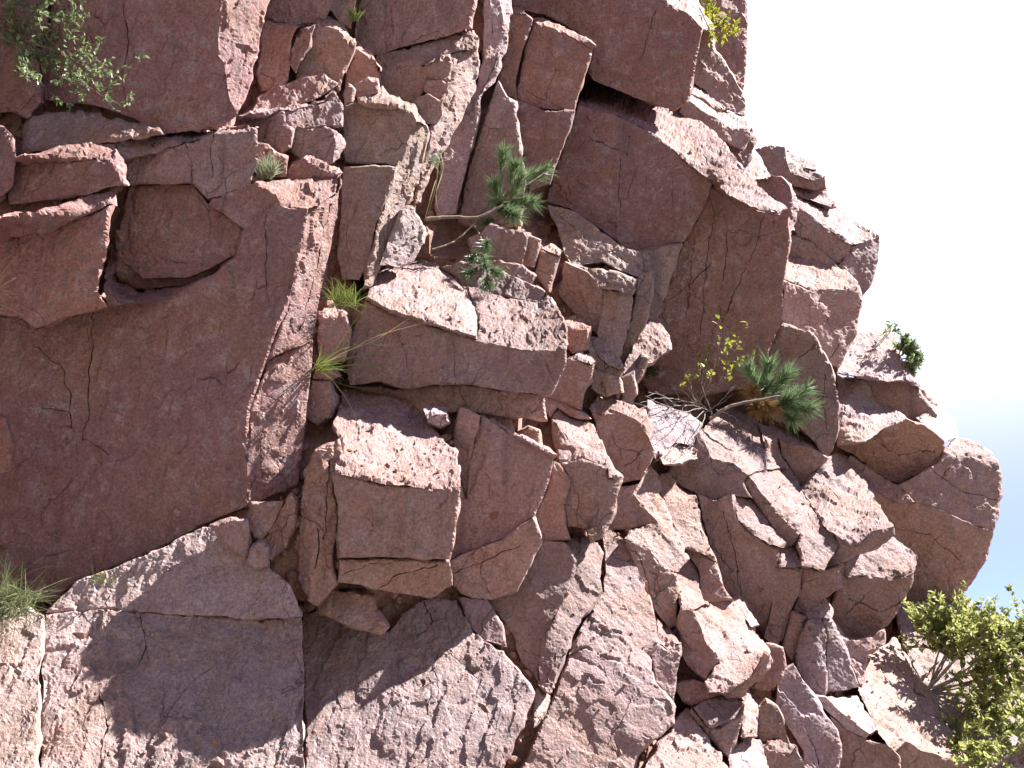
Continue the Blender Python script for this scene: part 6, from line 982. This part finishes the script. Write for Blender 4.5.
# bush on the crest
shrub('skyline_bush', 'small round green bush against the sky beside the rough crest', 'bush', (4.527,11.625,5.673),
  [[(4.597,11.827,5.769),(4.674,11.759,5.821),(4.779,11.843,5.953)], [(4.581,11.795,5.733),(4.710,11.781,5.753),(4.757,11.713,5.754)], [(4.566,11.762,5.696),(4.623,11.652,5.608),(4.722,11.707,5.577)], [(4.605,11.844,5.788),(4.688,11.871,5.912),(4.689,11.790,5.959)], [(4.578,11.763,5.696),(4.744,11.823,5.717),(4.774,11.736,5.637)]],
  M_SHRUB, leaf=(.06, .03), per=34, twigs=8, twig_len=.11, r=.01)
shrub('skyline_sprig', 'little bluish sprig on the very top of the rough crest', 'sprig', (4.639,12.117,6.225),
  [[(4.695,12.268,6.269),(4.574,11.846,6.147),(4.587,11.790,6.113)], [(4.700,12.253,6.250),(4.586,11.850,6.136),(4.611,11.801,6.078)]], M_SHRUB, leaf=(.07, .03), per=8, twigs=4, twig_len=.06, r=.006)
# large bush at the right
shrub('leafy_bush', 'large leafy yellow green bush at the right edge below the rounded knob', 'bush', (4.021,10.511,1.940),
  [[(3.949,10.452,1.920),(4.142,10.404,2.084),(4.352,10.382,2.287),(4.539,10.422,2.336)], [(3.949,10.452,1.920),(4.164,10.363,2.008),(4.495,10.285,2.234),(4.671,10.253,2.371)], [(4.079,10.720,1.928),(4.256,10.640,2.256),(4.379,10.629,2.476),(4.517,10.667,2.576)], [(4.079,10.720,1.928),(4.207,10.624,2.303),(4.251,10.653,2.401),(4.198,10.685,2.519)], [(4.071,10.654,1.907),(4.387,10.573,1.970),(4.725,10.494,2.200),(4.924,10.446,2.385)],
   [(4.071,10.654,1.907),(4.395,10.504,1.875),(4.715,10.454,1.920),(4.924,10.442,2.011)], [(3.985,10.433,1.883),(4.294,10.407,1.782),(4.403,10.154,1.645),(4.461,9.942,1.559)], [(3.959,10.416,1.882),(4.203,10.320,1.717),(4.269,9.992,1.516),(4.240,9.674,1.353)], [(3.961,10.459,1.920),(4.149,10.283,2.142),(4.371,10.174,2.365),(4.694,10.146,2.399)], [(4.079,10.720,1.928),(4.248,10.633,2.208),(4.216,10.647,2.304),(4.099,10.658,2.440)],
   [(4.071,10.654,1.907),(4.466,10.515,2.014),(4.787,10.434,2.150),(4.971,10.373,2.286)], [(4.079,10.720,1.928),(4.328,10.591,2.206),(4.402,10.542,2.392),(4.393,10.526,2.525)], [(3.977,10.416,1.873),(4.091,10.283,1.690),(4.064,9.895,1.432),(3.957,9.555,1.236)], [(4.071,10.654,1.907),(4.436,10.534,2.090),(4.676,10.464,2.292),(4.943,10.422,2.459)], [(4.071,10.654,1.907),(4.409,10.439,1.828),(4.614,10.190,1.716),(4.716,10.022,1.688)]],
  M_BUSH, leaf=(.07, .032), per=34, twigs=18, twig_len=.36, r=.012, bark=M_TWIG, start=.35)
